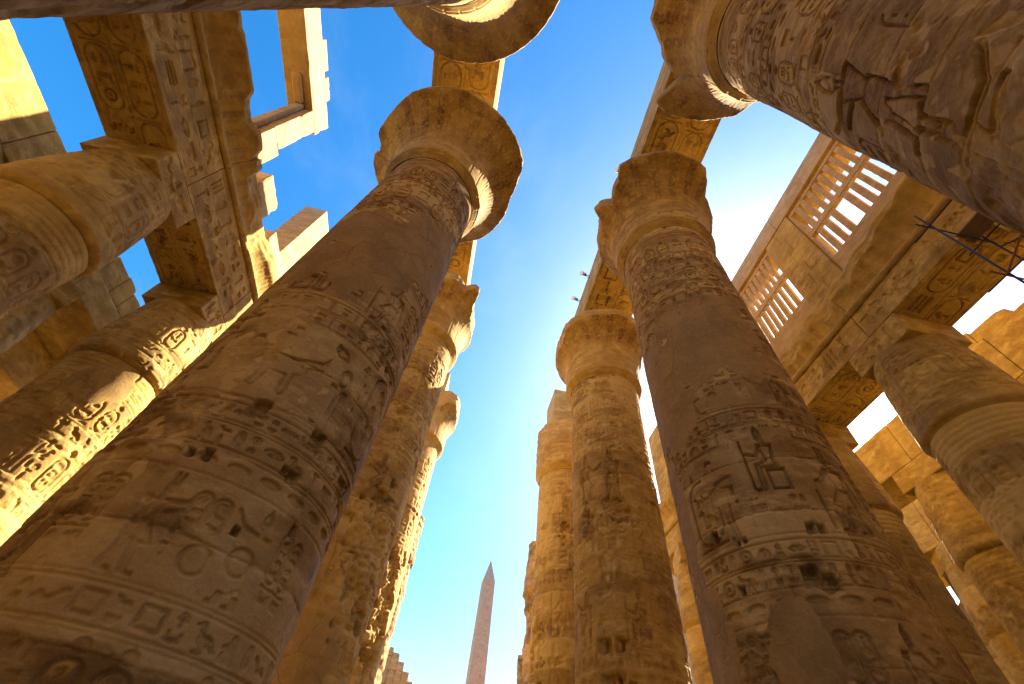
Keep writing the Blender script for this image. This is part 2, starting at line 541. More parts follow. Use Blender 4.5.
class Acc:
    """collects grids into one mesh"""
    def __init__(s):
        s.V, s.Q, s.M, s.n = [], [], [], 0
    def grid(s, P, mk=None, wrap=False, flip=False):
        nr, nc = P.shape[:2]
        s.V.append(P.reshape(-1, 3))
        s.M.append(np.zeros((nr * nc, 4), np.float32) if mk is None else mk.reshape(-1, 4))
        s.Q.append(grid_quads(nr, nc, wrap, s.n, flip))
        s.n += nr * nc
    def mesh(s, name, smooth=True):
        return mesh_np(name, np.concatenate(s.V), np.concatenate(s.Q), np.concatenate(s.M), smooth)

def link(name, me, mat=None, parent=None, loc=None):
    o = bpy.data.objects.new(name, me)
    COL.objects.link(o)
    if mat is not None and me is not None and not me.materials:
        me.materials.append(mat)
    if parent is not None:
        o.parent = parent
    if loc is not None:
        o.location = loc
    return o

def tag(o, label, cat, group=None):
    o['label'], o['category'], o['kind'] = label, cat, 'thing'
    if group:
        o['group'] = group
    return o

def empty(name, loc, label, cat, group=None, rz=0.0):
    o = bpy.data.objects.new(name, None)
    o.empty_display_size = .3
    COL.objects.link(o)
    o.location = loc
    o.rotation_euler = (0, 0, rz)
    return tag(o, label, cat, group)

def copy_thing(root, loc, rz, label, group=None):
    r = root.copy()
    COL.objects.link(r)
    r.location, r.rotation_euler = loc, (0, 0, rz)
    r['label'] = label
    if group:
        r['group'] = group
    for ch in list(root.children):
        c = ch.copy()
        COL.objects.link(c)
        c.parent = r
    return r

# ------------------------------------------------------------------ materials
def stone(name, c_dark, c_mid, c_light, plaster, bump=.6, yellow=(.58, .38, .08), red=(.16, .07, .03), stain=(.15, .085, .04), grain=1.0):
    mt = bpy.data.materials.new(name)
    mt.use_nodes = True
    N, L = mt.node_tree.nodes, mt.node_tree.links
    N.clear()
    out = N.new('ShaderNodeOutputMaterial')
    bs = N.new('ShaderNodeBsdfPrincipled')
    bs.inputs['Roughness'].default_value = .88
    bs.inputs['Specular IOR Level'].default_value = .25
    L.new(bs.outputs[0], out.inputs[0])
    geo = N.new('ShaderNodeNewGeometry')
    def noise(scale, detail=4, rough=.6, vec=None, dist=0.):
        n = N.new('ShaderNodeTexNoise')
        n.inputs['Scale'].default_value = scale
        n.inputs['Detail'].default_value = detail
        n.inputs['Roughness'].default_value = rough
        n.inputs['Distortion'].default_value = dist
        L.new(vec or geo.outputs['Position'], n.inputs['Vector'])
        return n.outputs['Fac']
    def ramp(f, a, b):
        r = N.new('ShaderNodeMapRange')
        r.inputs['From Min'].default_value, r.inputs['From Max'].default_value = a, b
        r.interpolation_type = 'SMOOTHSTEP'
        L.new(f, r.inputs['Value'])
        return r.outputs[0]
    def mixc(f, a, b):
        x = N.new('ShaderNodeMix')
        x.data_type = 'RGBA'
        L.new(f, x.inputs[0]) if not isinstance(f, float) else setattr(x.inputs[0], 'default_value', f)
        for sock, v in ((x.inputs[6], a), (x.inputs[7], b)):
            if isinstance(v, tuple):
                sock.default_value = (*v, 1)
            else:
                L.new(v, sock)
        return x.outputs[2]
    def math_(op, a, b):
        x = N.new('ShaderNodeMath')
        x.operation = op
        for k, v in enumerate((a, b)):
            if isinstance(v, (int, float)):
                x.inputs[k].default_value = v
            else:
                L.new(v, x.inputs[k])
        return x.outputs[0]
    mp = N.new('ShaderNodeMapping')
    mp.inputs['Scale'].default_value = (1, 1, 2.4)
    L.new(geo.outputs['Position'], mp.inputs['Vector'])
    big = noise(.55, 5, .62, dist=.6)
    strata = noise(1.3, 6, .7, mp.outputs[0], .15)
    med = noise(4.0, 6, .7)
    fine = noise(17.0, 7, .78)
    col = mixc(ramp(big, .35, .68), c_dark, c_mid)
    col = mixc(ramp(strata, .42, .72), col, c_light)
    col = mixc(math_('MULTIPLY', ramp(med, .5, .75), .35), col, c_light)
    col = mixc(math_('MULTIPLY', ramp(med, .48, .28), .4), col, c_dark)
    at = N.new('ShaderNodeAttribute')
    at.attribute_name = 'marks'
    sp = N.new('ShaderNodeSeparateColor')
    L.new(at.outputs['Color'], sp.inputs[0])
    pl = mixc(ramp(noise(1.1, 7, .72), .32, .66), tuple(c * .66 for c in plaster), tuple(c * 1.12 for c in plaster))
    pl = mixc(math_('MULTIPLY', ramp(noise(5.5, 6, .7), .52, .72), .5), pl, tuple(c * 1.45 for c in plaster))
    crk = N.new('ShaderNodeTexVoronoi')
    crk.feature = 'DISTANCE_TO_EDGE'
    crk.inputs['Scale'].default_value = .75
    wv = N.new('ShaderNodeMixRGB')
    wv.inputs[0].default_value = .22
    L.new(geo.outputs['Position'], wv.inputs[1])
    nz_ = N.new('ShaderNodeTexNoise')
    nz_.inputs['Scale'].default_value = 3.0
    nz_.inputs['Detail'].default_value = 5
    L.new(geo.outputs['Position'], nz_.inputs['Vector'])
    L.new(nz_.outputs['Color'], wv.inputs[2])
    L.new(wv.outputs[0], crk.inputs['Vector'])
    pl = mixc(math_('MULTIPLY', ramp(crk.outputs['Distance'], .012, .0), .6), pl, tuple(c * .4 for c in plaster))
    col = mixc(math_('MULTIPLY', math_('MAXIMUM', at.outputs['Alpha'], 0.0), .45), col, stain)
    col = mixc(math_('MULTIPLY', math_('MAXIMUM', math_('MULTIPLY', at.outputs['Alpha'], -1.0), 0.0), .8), col, tuple(min(c * 1.12, .8) for c in c_light))
    col = mixc(math_('MULTIPLY', sp.outputs[0], .9), col, pl)
    col = mixc(math_('MULTIPLY', sp.outputs[1], ramp(noise(9, 5, .75), .36, .56)), col, yellow)
    col = mixc(math_('MULTIPLY', sp.outputs[2], ramp(noise(8, 5, .75), .38, .56)), col, red)
    # greyer and pinker quarry beds, pale run-off streaks
    hue = noise(.42, 3, .5)
    col = mixc(math_('MULTIPLY', ramp(hue, .50, .66), .2), col, tuple(a * .5 + b * .5 for a, b in zip(c_mid, (.40, .31, .24))))
    col = mixc(math_('MULTIPLY', ramp(hue, .46, .30), .35), col, tuple(a * .6 + b * .4 for a, b in zip(c_mid, (.41, .25, .12))))
    mq = N.new('ShaderNodeMapping')
    mq.inputs['Scale'].default_value = (2.6, 2.6, .22)
    L.new(geo.outputs['Position'], mq.inputs['Vector'])
    col = mixc(math_('MULTIPLY', ramp(noise(1.0, 6, .7, mq.outputs[0]), .56, .76), .30), col, (.56, .46, .33))
    # fine speckle of the sandstone grain and pale scratches
    col = mixc(math_('MULTIPLY', ramp(fine, .54, .74), .34), col, tuple(min(c * 1.5, .8) for c in c_light))
    col = mixc(math_('MULTIPLY', ramp(fine, .46, .27), .4), col, tuple(c * .55 for c in c_dark))
    L.new(col, bs.inputs['Base Color'])
    b1 = N.new('ShaderNodeBump')
    b1.inputs['Strength'].default_value = bump
    b1.inputs['Distance'].default_value = .02
    pits = N.new('ShaderNodeTexVoronoi')
    pits.inputs['Scale'].default_value = 16
    L.new(geo.outputs['Position'], pits.inputs['Vector'])
    hgt = math_('ADD', math_('MULTIPLY', med, .7), math_('MULTIPLY', noise(22 * grain, 8, .74), 1.1))
    hgt = math_('ADD', hgt, math_('MULTIPLY', ramp(pits.outputs['Distance'], .0, .28), .18))
    hgt = math_('ADD', hgt, math_('MULTIPLY', strata, .12))
    L.new(hgt, b1.inputs['Height'])
    L.new(b1.outputs[0], bs.inputs['Normal'])
    return mt

def plain(name, col, rough=.6, metal=0., var=.25, scale=12, bump=.1):
    mt = bpy.data.materials.new(name)
    mt.use_nodes = True
    N, L = mt.node_tree.nodes, mt.node_tree.links
    bs = N['Principled BSDF']
    bs.inputs['Roughness'].default_value = rough
    bs.inputs['Metallic'].default_value = metal
    geo = N.new('ShaderNodeNewGeometry')
    n = N.new('ShaderNodeTexNoise')
    n.inputs['Scale'].default_value = scale
    n.inputs['Detail'].default_value = 6
    L.new(geo.outputs['Position'], n.inputs['Vector'])
    x = N.new('ShaderNodeMix')
    x.data_type = 'RGBA'
    x.inputs[6].default_value = (*[c * (1 - var) for c in col], 1)
    x.inputs[7].default_value = (*[min(c * (1 + var), 1) for c in col], 1)
    L.new(n.outputs['Fac'], x.inputs[0])
    L.new(x.outputs[2], bs.inputs['Base Color'])
    b = N.new('ShaderNodeBump')
    b.inputs['Strength'].default_value = bump
    b.inputs['Distance'].default_value = .02
    L.new(n.outputs['Fac'], b.inputs['Height'])
    L.new(b.outputs[0], bs.inputs['Normal'])
    return mt

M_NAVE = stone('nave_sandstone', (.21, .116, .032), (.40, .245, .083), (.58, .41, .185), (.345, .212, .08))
M_NAVE_BOUNCE = stone('bounce_lit_nave_sandstone', (.37, .21, .05), (.53, .335, .085), (.65, .46, .17), (.45, .29, .10), yellow=(.56, .34, .06))  # paler, yellower copy for mid-nave columns; bounce light put into the colour
M_CAP = stone('capital_sandstone', (.23, .135, .035), (.385, .242, .07), (.525, .36, .132), (.42, .26, .12), yellow=(.50, .31, .07), red=(.115, .055, .022))
M_AISLE = stone('aisle_sandstone', (.28, .17, .04), (.455, .29, .07), (.585, .415, .145), (.425, .275, .088), yellow=(.52, .33, .07))
M_WALL = stone('wall_sandstone', (.38, .24, .10), (.48, .32, .15), (.58, .42, .23), (.5, .34, .2))
M_LOWBOUNCE = stone('low_bounce_wall_sandstone', (.15, .095, .045), (.21, .14, .065), (.28, .195, .10), (.2, .14, .08))  # darkened so the unseen pylon throws back less light
M_SAND = stone('sandy_ground', (.17, .11, .055), (.22, .15, .075), (.28, .20, .11), (.4, .3, .2), bump=.5, grain=.3)
M_OB = stone('obelisk_granite', (.44, .32, .23), (.50, .37, .27), (.56, .42, .32), (.4, .25, .18), bump=.15)
M_BLUE = plain('blue_painted_pipe', (.03, .035, .09), .5, .3)
M_RUST = plain('rusty_pipe', (.20, .08, .04), .7, .2)
M_PLANK = plain('weathered_plank', (.16, .10, .06), .85, 0, .35, 6, .3)
M_BLACK = plain('dark_bracket_paint', (.03, .03, .035), .5)
M_WHITE = plain('white_lamp_paint', (.80, .80, .80), .35, 0, .04)

# ------------------------------------------------------------------ stone blocks
def box_acc(acc, x0, x1, y0, y1, z0, z1, res=.12, rad=.03, chip=.05, rough=.006, carve=None, seed=0, skip='', erode=0., off=(0, 0, 0), cres=.025):
    """weathered block; carve maps a face ('+x','-z'..) to a Relief whose x runs along the face's first axis"""
    lo, hi = np.array([x0, y0, z0], float), np.array([x1, y1, z1], float)
    ctr, half = (lo + hi) / 2, (hi - lo) / 2
    org = np.array(off, float)
    for ax in range(3):
        for sg in (-1, 1):
            key = ('+' if sg > 0 else '-') + 'xyz'[ax]
            if key in skip:
                continue
            a, b = [(1, 2), (0, 2), (0, 1)][ax]
            r = cres if carve and key in carve else res
            def ticks(l, h):
                n = max(int((h - l) / r), 2)
                t = np.linspace(l, h, n + 1)
                e = min(.02, (h - l) * .1)
                return np.unique(np.concatenate([t, [l + e, h - e, l + 3 * e, h - 3 * e]]))
            ta, tb = ticks(lo[a], hi[a]), ticks(lo[b], hi[b])
            A, B = np.meshgrid(ta, tb)
            P = np.zeros(A.shape + (3,))
            P[..., a], P[..., b] = A, B
            P[..., ax] = hi[ax] if sg > 0 else lo[ax]
            Pw = P + org
            n1 = vnoise(Pw, 1.3, seed)
            n2 = vnoise(Pw, 5.0, seed + 1)
            n3 = vnoise(Pw, 17.0, seed + 2)
            R = np.clip(rad * (1 + .5 * n2) + chip * np.clip(n1 + .6 * n2 - .35, 0, 1) + erode * np.clip(n1 + .5 * n2 + .3, 0, 2), .004, float(half.min()) * .95)
            inner = half[None, None, :] - R[..., None]
            Q = P - ctr
            C = np.clip(Q, -inner, inner)
            D = Q - C
            ln = np.linalg.norm(D, axis=-1, keepdims=True)
            P2 = ctr + C + D / np.maximum(ln, 1e-6) * R[..., None]
            nrm = D / np.maximum(ln, 1e-6)
            P2 = P2 + nrm * (rough * (n2 + .6 * n3) + erode * .25 * n1)[..., None]
            mk = None
            if carve and key in carve:
                rl = carve[key]
                u, v = (A - lo[a]), (B - lo[b])
                if sg < 0 and ax == 0:
                    u = hi[a] - A
                if sg > 0 and ax == 1:
                    u = hi[a] - A
                h, mk = rl.sample(u, v)
                f = sm(np.minimum(np.minimum(A - lo[a], hi[a] - A), np.minimum(B - lo[b], hi[b] - B)) / .06)
                P2[..., ax] += sg * h * f
            flip = (sg < 0) != (ax == 1)
            acc.grid(P2, mk, flip=flip)

def block(name, x0, x1, y0, y1, z0, z1, mat, label, cat, group=None, **kw):
    """one loose stone as a top-level object with its origin at its base"""
    cx, cy = (x0 + x1) / 2, (y0 + y1) / 2
    acc = Acc()
    box_acc(acc, x0 - cx, x1 - cx, y0 - cy, y1 - cy, 0, z1 - z0, off=(cx, cy, z0), **kw)
    o = link(name, acc.mesh(name), mat, None, (cx, cy, z0))
    return tag(o, label, cat, group)

# ------------------------------------------------------------------ the layout (metres; the camera stands at the origin)
XL, XR, DY = -3.526, 6.241, 7.861
YL, YR = -0.995, -0.623
ZN, ZR = 17.7, 21.1                      # neck and rim of the open capitals
NAVE_L = [(XL, YL + DY * i) for i in range(6)]
NAVE_R = [(XR, YR + DY * i) for i in range(6)]
NAVE_L[4], NAVE_L[5] = (XL - .2, NAVE_L[4][1]), (XL - .7, NAVE_L[5][1])
NAVE_R[3], NAVE_R[4], NAVE_R[5] = (XR + .15, NAVE_R[3][1]), (XR + 1.15, NAVE_R[4][1]), (XR + 2.3, NAVE_R[5][1])

# ------------------------------------------------------------------ ground
def make_ground():
    n = 90
    t = np.sign(np.linspace(-1, 1, n)) * np.abs(np.linspace(-1, 1, n)) ** 3 * 3000
    A, B = np.meshgrid(t, t)
    P = np.stack([A, B, np.zeros_like(A)], -1)
    near = np.exp(-(A * A + B * B) / 80 ** 2)
    P[..., 2] = -.03 + .02 * vnoise(P, .8) * near
    acc = Acc()
    acc.grid(P)
    o = link('ground', acc.mesh('ground'), M_SAND)
    o['kind'] = 'structure'
make_ground()

# ------------------------------------------------------------------ great columns
def shaft_r(z):
    r = 1.733 + (1.68 - 1.733) * z / ZN
    return r - .12 * np.clip(1 - z / 2.2, 0, 1) ** 2

def great_shaft(seed, facing, res, bands, top=ZN, patches=(), holes=(), gouges=(), ragged=0., feats=()):
    """facing: angle (deg) of the side that is seen, meshed finely"""
    R0 = 1.72
    rl = Relief(2 * math.pi * R0, ZN, max(res * .9, .012), seed)
    for b in bands:
        kind, a, z = b[0], b[1], b[2]
        if z > ZN:
            continue
        if kind == 'leaves':
            rl.leaves(a, z)
        elif kind == 'text':
            rl.text(a, z, .04, paint=(2, .5))  # sign paint doubles as groove shade put into the colour
        elif kind == 'cart':
            rl.cart_frieze(a, z, .05, paint=(1, .6))
        elif kind == 'scene':
            rl.scene(a, z, .055)
        elif kind == 'rows':
            n = int(rl.w / .42)
            for k in range(n):
                rl.put(SIGNS[0], k * rl.w / n + .05, a + .08, .32, z - a - .16, .05, 'cut')
        elif kind == 'rings':
            for q in range(6):
                rl.hline(a + (z - a) * q / 5.0, .035, .03)
    deg = lambda d: (math.radians(d) % (2 * math.pi)) * R0
    for ft in feats:                                            # large signs cut over the ordinary bands
        kind, t, z, w_, h_ = ft[:5]
        x = deg(t) - w_ / 2
        i = np.arange(int((x - .1) / rl.res), int((x + w_ + .1) / rl.res)) % rl.nx
        j0, j1 = max(int((z - .1) / rl.res), 0), min(int((z + h_ + .1) / rl.res), rl.ny)
        rl.h[j0:j1, i] *= .12
        rl.mk[j0:j1, i] *= .3
        if kind == 'cart':
            rl.cartouche(x, z, w_, h_, .055)
        elif kind == 'sign':
            rl.put(SIGNS[ft[5]], x, z, w_, h_, .055, 'sunk', ft[6])
        else:
            rl.put(FIGS[ft[5]], x, z, w_, h_, .085, 'sunk', ft[6], ft[7] if len(ft) > 7 else None)
    rl.finish(1.05, [(deg(t), z, math.radians(ht) * R0, hz) for (t, z, ht, hz) in patches],
              [(deg(t), z, s_) for (t, z, s_) in holes], [(deg(t), z, math.radians(ht) * R0, hz, d) for (t, z, ht, hz, d) in gouges])
    fine = math.radians(104)
    nf = int(2 * fine * R0 / res)
    nb = max(int((2 * math.pi - 2 * fine) * R0 / (res * 3.5)), 12)
    f0 = math.radians(facing)
    th = np.concatenate([np.linspace(f0 - fine, f0 + fine, nf, endpoint=False), np.linspace(f0 + fine, f0 + 2 * math.pi - fine, nb, endpoint=False)])
    zz = np.linspace(.45, top, int((top - .45) / res) + 1)
    T, Z = np.meshgrid(th, zz)
    h, mk = rl.sample(np.mod(T, 2 * math.pi) * R0, Z)
    r = shaft_r(Z) + h
    Px, Py = np.cos(T), np.sin(T)
    if ragged > 0:                                              # weathered drums, each one shifted and worn
        rng = np.random.default_rng(seed + 9)
        edges = [0]
        while edges[-1] < top:
            edges.append(edges[-1] + .9 + .5 * rng.random())
        k = np.searchsorted(np.array(edges), Z)
        sx, sy, sr = rng.normal(size=(3, len(edges) + 2)) * np.array([[.5], [.5], [.6]]) * ragged
        P0 = np.stack([np.cos(T) * 1.7, np.sin(T) * 1.7, Z], -1)
        er = ragged * (.9 * np.clip(vnoise(P0 + seed, .9) + .3, 0, 1) + .5 * vnoise(P0 + seed, 2.6) + .22 * vnoise(P0, 7.))
        r = r - np.abs(sr)[k] - er
        X, Y = Px * r + sx[k] * .6, Py * r + sy[k] * .6
        Z = Z.copy()
        tn = vnoise(np.stack([np.cos(T) * 1.7, np.sin(T) * 1.7, T * 0 + seed], -1), 1.1)
        topz = top - ragged * 4 * np.clip(tn + .3, 0, 1)
        Z = np.minimum(Z, topz)
    else:
        X, Y = Px * r, Py * r
    acc = Acc()
    acc.grid(np.stack([X, Y, Z], -1), mk, wrap=True)
    # closing disc on top
    last = np.stack([X[-1], Y[-1], Z[-1]], -1)
    c = last.mean(0)
    capg = np.stack([last, c + (last - c) * .5 + np.array([0, 0, .02]), c + (last - c) * .02], 0)
    acc.grid(capg, wrap=True)
    return acc.mesh('shaft')

def bell_profile(n):
    t = np.linspace(0, 1, n)
    # slender foot above the neck, then the wide campaniform flare and the vertical lip
    z = ZN + (ZR - ZN) * t
    r = 1.70 + .24 * sm(t / .12) + 1.52 * np.clip((t - .08) / .92, 0, 1) ** 3.9
    return z, r

def bell(seed, facing, res, brk, petals=24):
    """open papyrus capital; brk: list of (azimuth deg, radius) of the broken rim"""
    z, r = bell_profile(int(4.2 / res))
    az0 = math.radians(facing)
    n = int(2 * math.pi * 2.3 / res)
    th = np.linspace(0, 2 * math.pi, n, endpoint=False)
    bk = sorted(brk)
    ba = np.array([b[0] for b in bk], float)
    br = np.array([b[1] for b in bk], float)
    d = np.degrees(th)
    lim = np.interp(d, np.concatenate([ba - 360, ba, ba + 360]), np.tile(br, 3))
    P0 = np.stack([np.cos(th) * 3, np.sin(th) * 3, 0 * th + seed * 3.3], -1)
    lim = lim + .05 * vnoise(P0, .9) + .014 * vnoise(P0, 6) + .05 * np.clip(vnoise(P0, 1.2, 3), -1, 0)
    # add lip rows
    zz = np.concatenate([z, ZR + np.array([.05, .15, .27, .30])])
    rr = np.concatenate([r, np.array([3.47, 3.48, 3.46, 3.38])])
    T, Z = np.meshgrid(th, zz)
    _, R = np.meshgrid(th, rr)
    w = Relief(2 * math.pi * 2.0, 4.4, .03, seed)
    t = (Z - ZN) / (ZR - ZN)
    ph = (T / (2 * math.pi) * petals) % 1.0
    a = np.abs(ph - .5) * 2                                     # 0 at petal axis, 1 at edge
    rib = np.where((t > .06) & (t < .97), sm((a - .82) / .18), 0)
    P3 = np.stack([np.cos(T) * R, np.sin(T) * R, Z + seed], -1)
    nz, nz2 = vnoise(P3, 1.4), vnoise(P3, 5)
    nzr = vnoise(np.stack([np.cos(T) * 9, np.sin(T) * 9, 0 * T + seed], -1), 1.0)          # streaks that run up the flare
    keep = sm(.5 + .7 * nz + .5 * nz2)
    petal = sm((.52 - a + .25 * nzr) * 5)
    ph2 = (T / (2 * math.pi) * petals * 2) % 1.0
    stem = sm((.25 - np.abs(ph2 - .5)) * 7) * sm((t - .30) * 5)
    mk = np.zeros(T.shape + (4,), np.float32)
    mk[..., 1] = keep * np.clip(.55 * sm((.5 - t) * 4) + .35 * (1 - petal) * (t > .4), 0, 1)
    mk[..., 2] = (.45 + .55 * keep) * np.clip(sm((R - 1.98 - .12 * nzr) * 3.2) * (.5 + .5 * petal), 0, .92)
    mk[..., 3] = .5 * sm(nz * 1.5 + nzr * .6) * (t > .2) - .6 * sm((nz2 * .6 - nz - .35) * 4)
    band = sum(np.exp(-((Z - (ZN + q)) / .022) ** 2) for q in (.06, .30))
    hh = -.022 * rib - .012 * stem - .03 * band + .012 * nz + .006 * nz2 - .03 * sm((nz - .45) * 3)
    R = R + hh
    lim2 = lim[None, :] + .05 * vnoise(np.stack([np.cos(T) * 3, np.sin(T) * 3, Z * 1.6 + seed], -1), 3.1)
    broken = R > lim2
    R = np.where(broken, lim2 - .03 * np.abs(nz2), R)
    mk[broken] = (0, 0, 0, .15)
    acc = Acc()
    X, Y = np.cos(T) * R, np.sin(T) * R
    acc.grid(np.stack([X, Y, Z], -1), mk, wrap=True)
    last = np.stack([X[-1], Y[-1], Z[-1]], -1)
    c = np.array([0, 0, Z[-1, 0]])
    acc.grid(np.stack([last, c + (last - c) * .6, c + (last - c) * .02], 0), wrap=True)
    return acc.mesh('capital')

def base_mesh(R, h, seed):
    n = 72
    th = np.linspace(0, 2 * math.pi, n, endpoint=False)
    prof = [(R, -.3), (R, 0), (R + .01, h * .3), (R, h * .7), (R - .05, h * .93), (R - .14, h), (R * .5, h), (.02, h)]
    T, Rr = np.meshgrid(th, [p[0] for p in prof])
    Zz = np.array([p[1] for p in prof])[:, None] + 0 * T
    P = np.stack([np.cos(T) * Rr, np.sin(T) * Rr, Zz], -1)
    P[..., :2] *= (1 + .012 * vnoise(P + seed, 1.6))[..., None]
    acc = Acc()
    acc.grid(P, wrap=True)
    return acc.mesh('base')

BANDS_A = [('leaves', .5, 1.8), ('cart', 1.9, 2.7), ('text', 2.75, 3.1), ('scene', 3.15, 4.4), ('rows', 4.45, 4.75), ('text', 4.8, 5.15), ('text', 5.2, 5.5), ('scene', 5.6, 7.5), ('text', 7.55, 7.9),
           ('text', 7.95, 8.3), ('scene', 8.4, 10.2), ('text', 10.3, 10.7), ('scene', 10.8, 12.6), ('text', 12.7, 13.1), ('text', 13.15, 13.5), ('cart', 13.6, 14.8), ('text', 14.85, 15.2), ('text', 15.25, 15.6), ('cart', 15.7, 16.7), ('rings', 16.9, 17.5)]
BANDS_B = [('leaves', .5, 1.8), ('text', 1.9, 2.3), ('scene', 2.4, 4.0), ('text', 4.05, 4.4), ('cart', 4.5, 5.3), ('rows', 5.35, 5.7), ('text', 5.75, 6.15), ('scene', 6.2, 8.0), ('text', 8.05, 8.4), ('text', 8.45, 8.8),
           ('scene', 8.9, 10.8), ('text', 10.9, 11.3), ('cart', 11.4, 12.6), ('text', 12.7, 13.1), ('text', 13.15, 13.5), ('cart', 13.6, 14.7), ('text', 14.8, 15.2), ('cart', 15.3, 16.3), ('text', 16.4, 16.75), ('rings', 16.9, 17.5)]
BANDS_C = [('leaves', .5, 2.0), ('cart', 2.1, 3.0), ('text', 3.1, 3.5), ('scene', 3.6, 5.6), ('text', 5.7, 6.1), ('text', 6.15, 6.55), ('scene', 6.7, 8.7), ('scene', 8.8, 11.0), ('text', 11.1, 11.5), ('text', 11.55, 11.9),
           ('cart', 12.0, 13.2), ('rows', 13.25, 13.6), ('text', 13.65, 14.05), ('cart', 14.15, 15.2), ('text', 15.3, 15.7), ('cart', 15.8, 16.7), ('rings', 16.9, 17.5)]

def az2th(a):
    return (90 - a) % 360
FULL = [(0, 3.47), (180, 3.47)]

def great_column(pos, label, seed, res, bands, top=ZN, mat=None, cmat=None, rim=None, bres=.04, abacus=(1.35, 1.35), ab_top=22.9, ragged=0., **kw):
    x, y = pos
    facing = math.degrees(math.atan2(-y, -x))
    root = empty('great_column', (x, y, 0), label, 'column', 'great columns along the nave')
    mat = mat or M_NAVE
    link('base', base_mesh(2.2, .45, seed), mat, root)
    link('shaft', great_shaft(seed, facing, res, bands, top, ragged=ragged, **kw), mat, root)
    if rim is not None:
        link('capital', bell(seed + 40, facing, bres, rim), cmat or M_CAP, root)
    if abacus:
        acc = Acc()
        w, d = abacus
        box_acc(acc, -w, w, -d, d, ZR + .304 if rim is not None else top - .05, ab_top, res=.12, chip=.12, erode=.05 if rim is None else 0, seed=seed, off=(x, y, 0))
        link('abacus', acc.mesh('abacus'), mat, root)
    return root

rimaz = lambda pts: [(az2th(a), r) for a, r in pts]
great_column(NAVE_L[0], 'great column with wide unbroken round capital at the top edge of the picture', 1, .024, BANDS_B, rim=rimaz([(0, 3.52), (90, 3.52), (180, 3.5), (270, 3.5)]), bres=.035)
great_column(NAVE_L[1], 'biggest great column with holes in its carved shaft and a wide mushroom capital', 2, .0125, BANDS_A,
             rim=rimaz([(-60, 3.3), (-90, 3.24), (-95, 3.24), (-99, 2.98), (-105, 3.0), (-110, 3.28), (-130, 3.3), (-150, 3.42), (180, 3.52), (135, 3.58), (119, 3.56), (103, 3.26), (85, 3.0), (81, 3.0), (57, 3.16), (37, 3.25), (19, 3.22), (-20, 3.3)]), bres=.03,
             patches=[(-95, 10.6, 62, 1.9), (-30, 12.2, 48, 1.7)],
             feats=[('cart', -14, 5.85, .62, 1.7), ('sign', -72, 5.85, 1.35, 1.15, 20, False), ('sign', -45, 6.0, .55, 1.0, 5, False), ('fig', -118, 6.1, 1.7, 1.9, 3, True), ('sign', -98, 6.1, .5, .9, 5, False), ('sign', -60, 3.3, .42, .42, 0, False), ('sign', -45, 3.45, .42, .42, 0, False)],
             holes=[(-74, 5.53, .26), (-42, 5.51, .30), (-86, 4.62, .13), (-80, 4.66, .16), (-48, 4.86, .15), (-43, 4.86, .19), (-53, 3.94, .10), (-30, 4.3, .12)])
great_column(NAVE_L[2], 'sunlit-edged great column with broken capital behind the biggest one', 3, .034, BANDS_B, mat=M_NAVE_BOUNCE, cmat=M_NAVE_BOUNCE,
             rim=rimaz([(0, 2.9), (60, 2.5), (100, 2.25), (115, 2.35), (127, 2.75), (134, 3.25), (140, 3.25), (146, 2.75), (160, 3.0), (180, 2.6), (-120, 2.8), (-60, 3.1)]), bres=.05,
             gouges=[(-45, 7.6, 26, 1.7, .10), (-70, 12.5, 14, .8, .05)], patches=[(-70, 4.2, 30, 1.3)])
great_column(NAVE_L[3], 'third great column in line behind the biggest one, with a block on its ruined capital', 4, .05, BANDS_C, mat=M_NAVE_BOUNCE, cmat=M_NAVE_BOUNCE,
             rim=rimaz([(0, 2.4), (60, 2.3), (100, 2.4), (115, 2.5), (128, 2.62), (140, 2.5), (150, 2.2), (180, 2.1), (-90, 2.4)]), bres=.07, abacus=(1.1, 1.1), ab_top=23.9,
             gouges=[(-40, 9, 20, 2.5, .16), (-70, 6.5, 16, 1.2, .1)])
great_column(NAVE_L[4], 'ruined great column without capital whose jagged edge shows past the left row', 5, .07, BANDS_B, top=17.6, abacus=None, ragged=.16)
great_column(NAVE_L[5], 'last ruined great column stump of the left row', 6, .07, BANDS_A, top=12.0, abacus=None, ragged=.2)

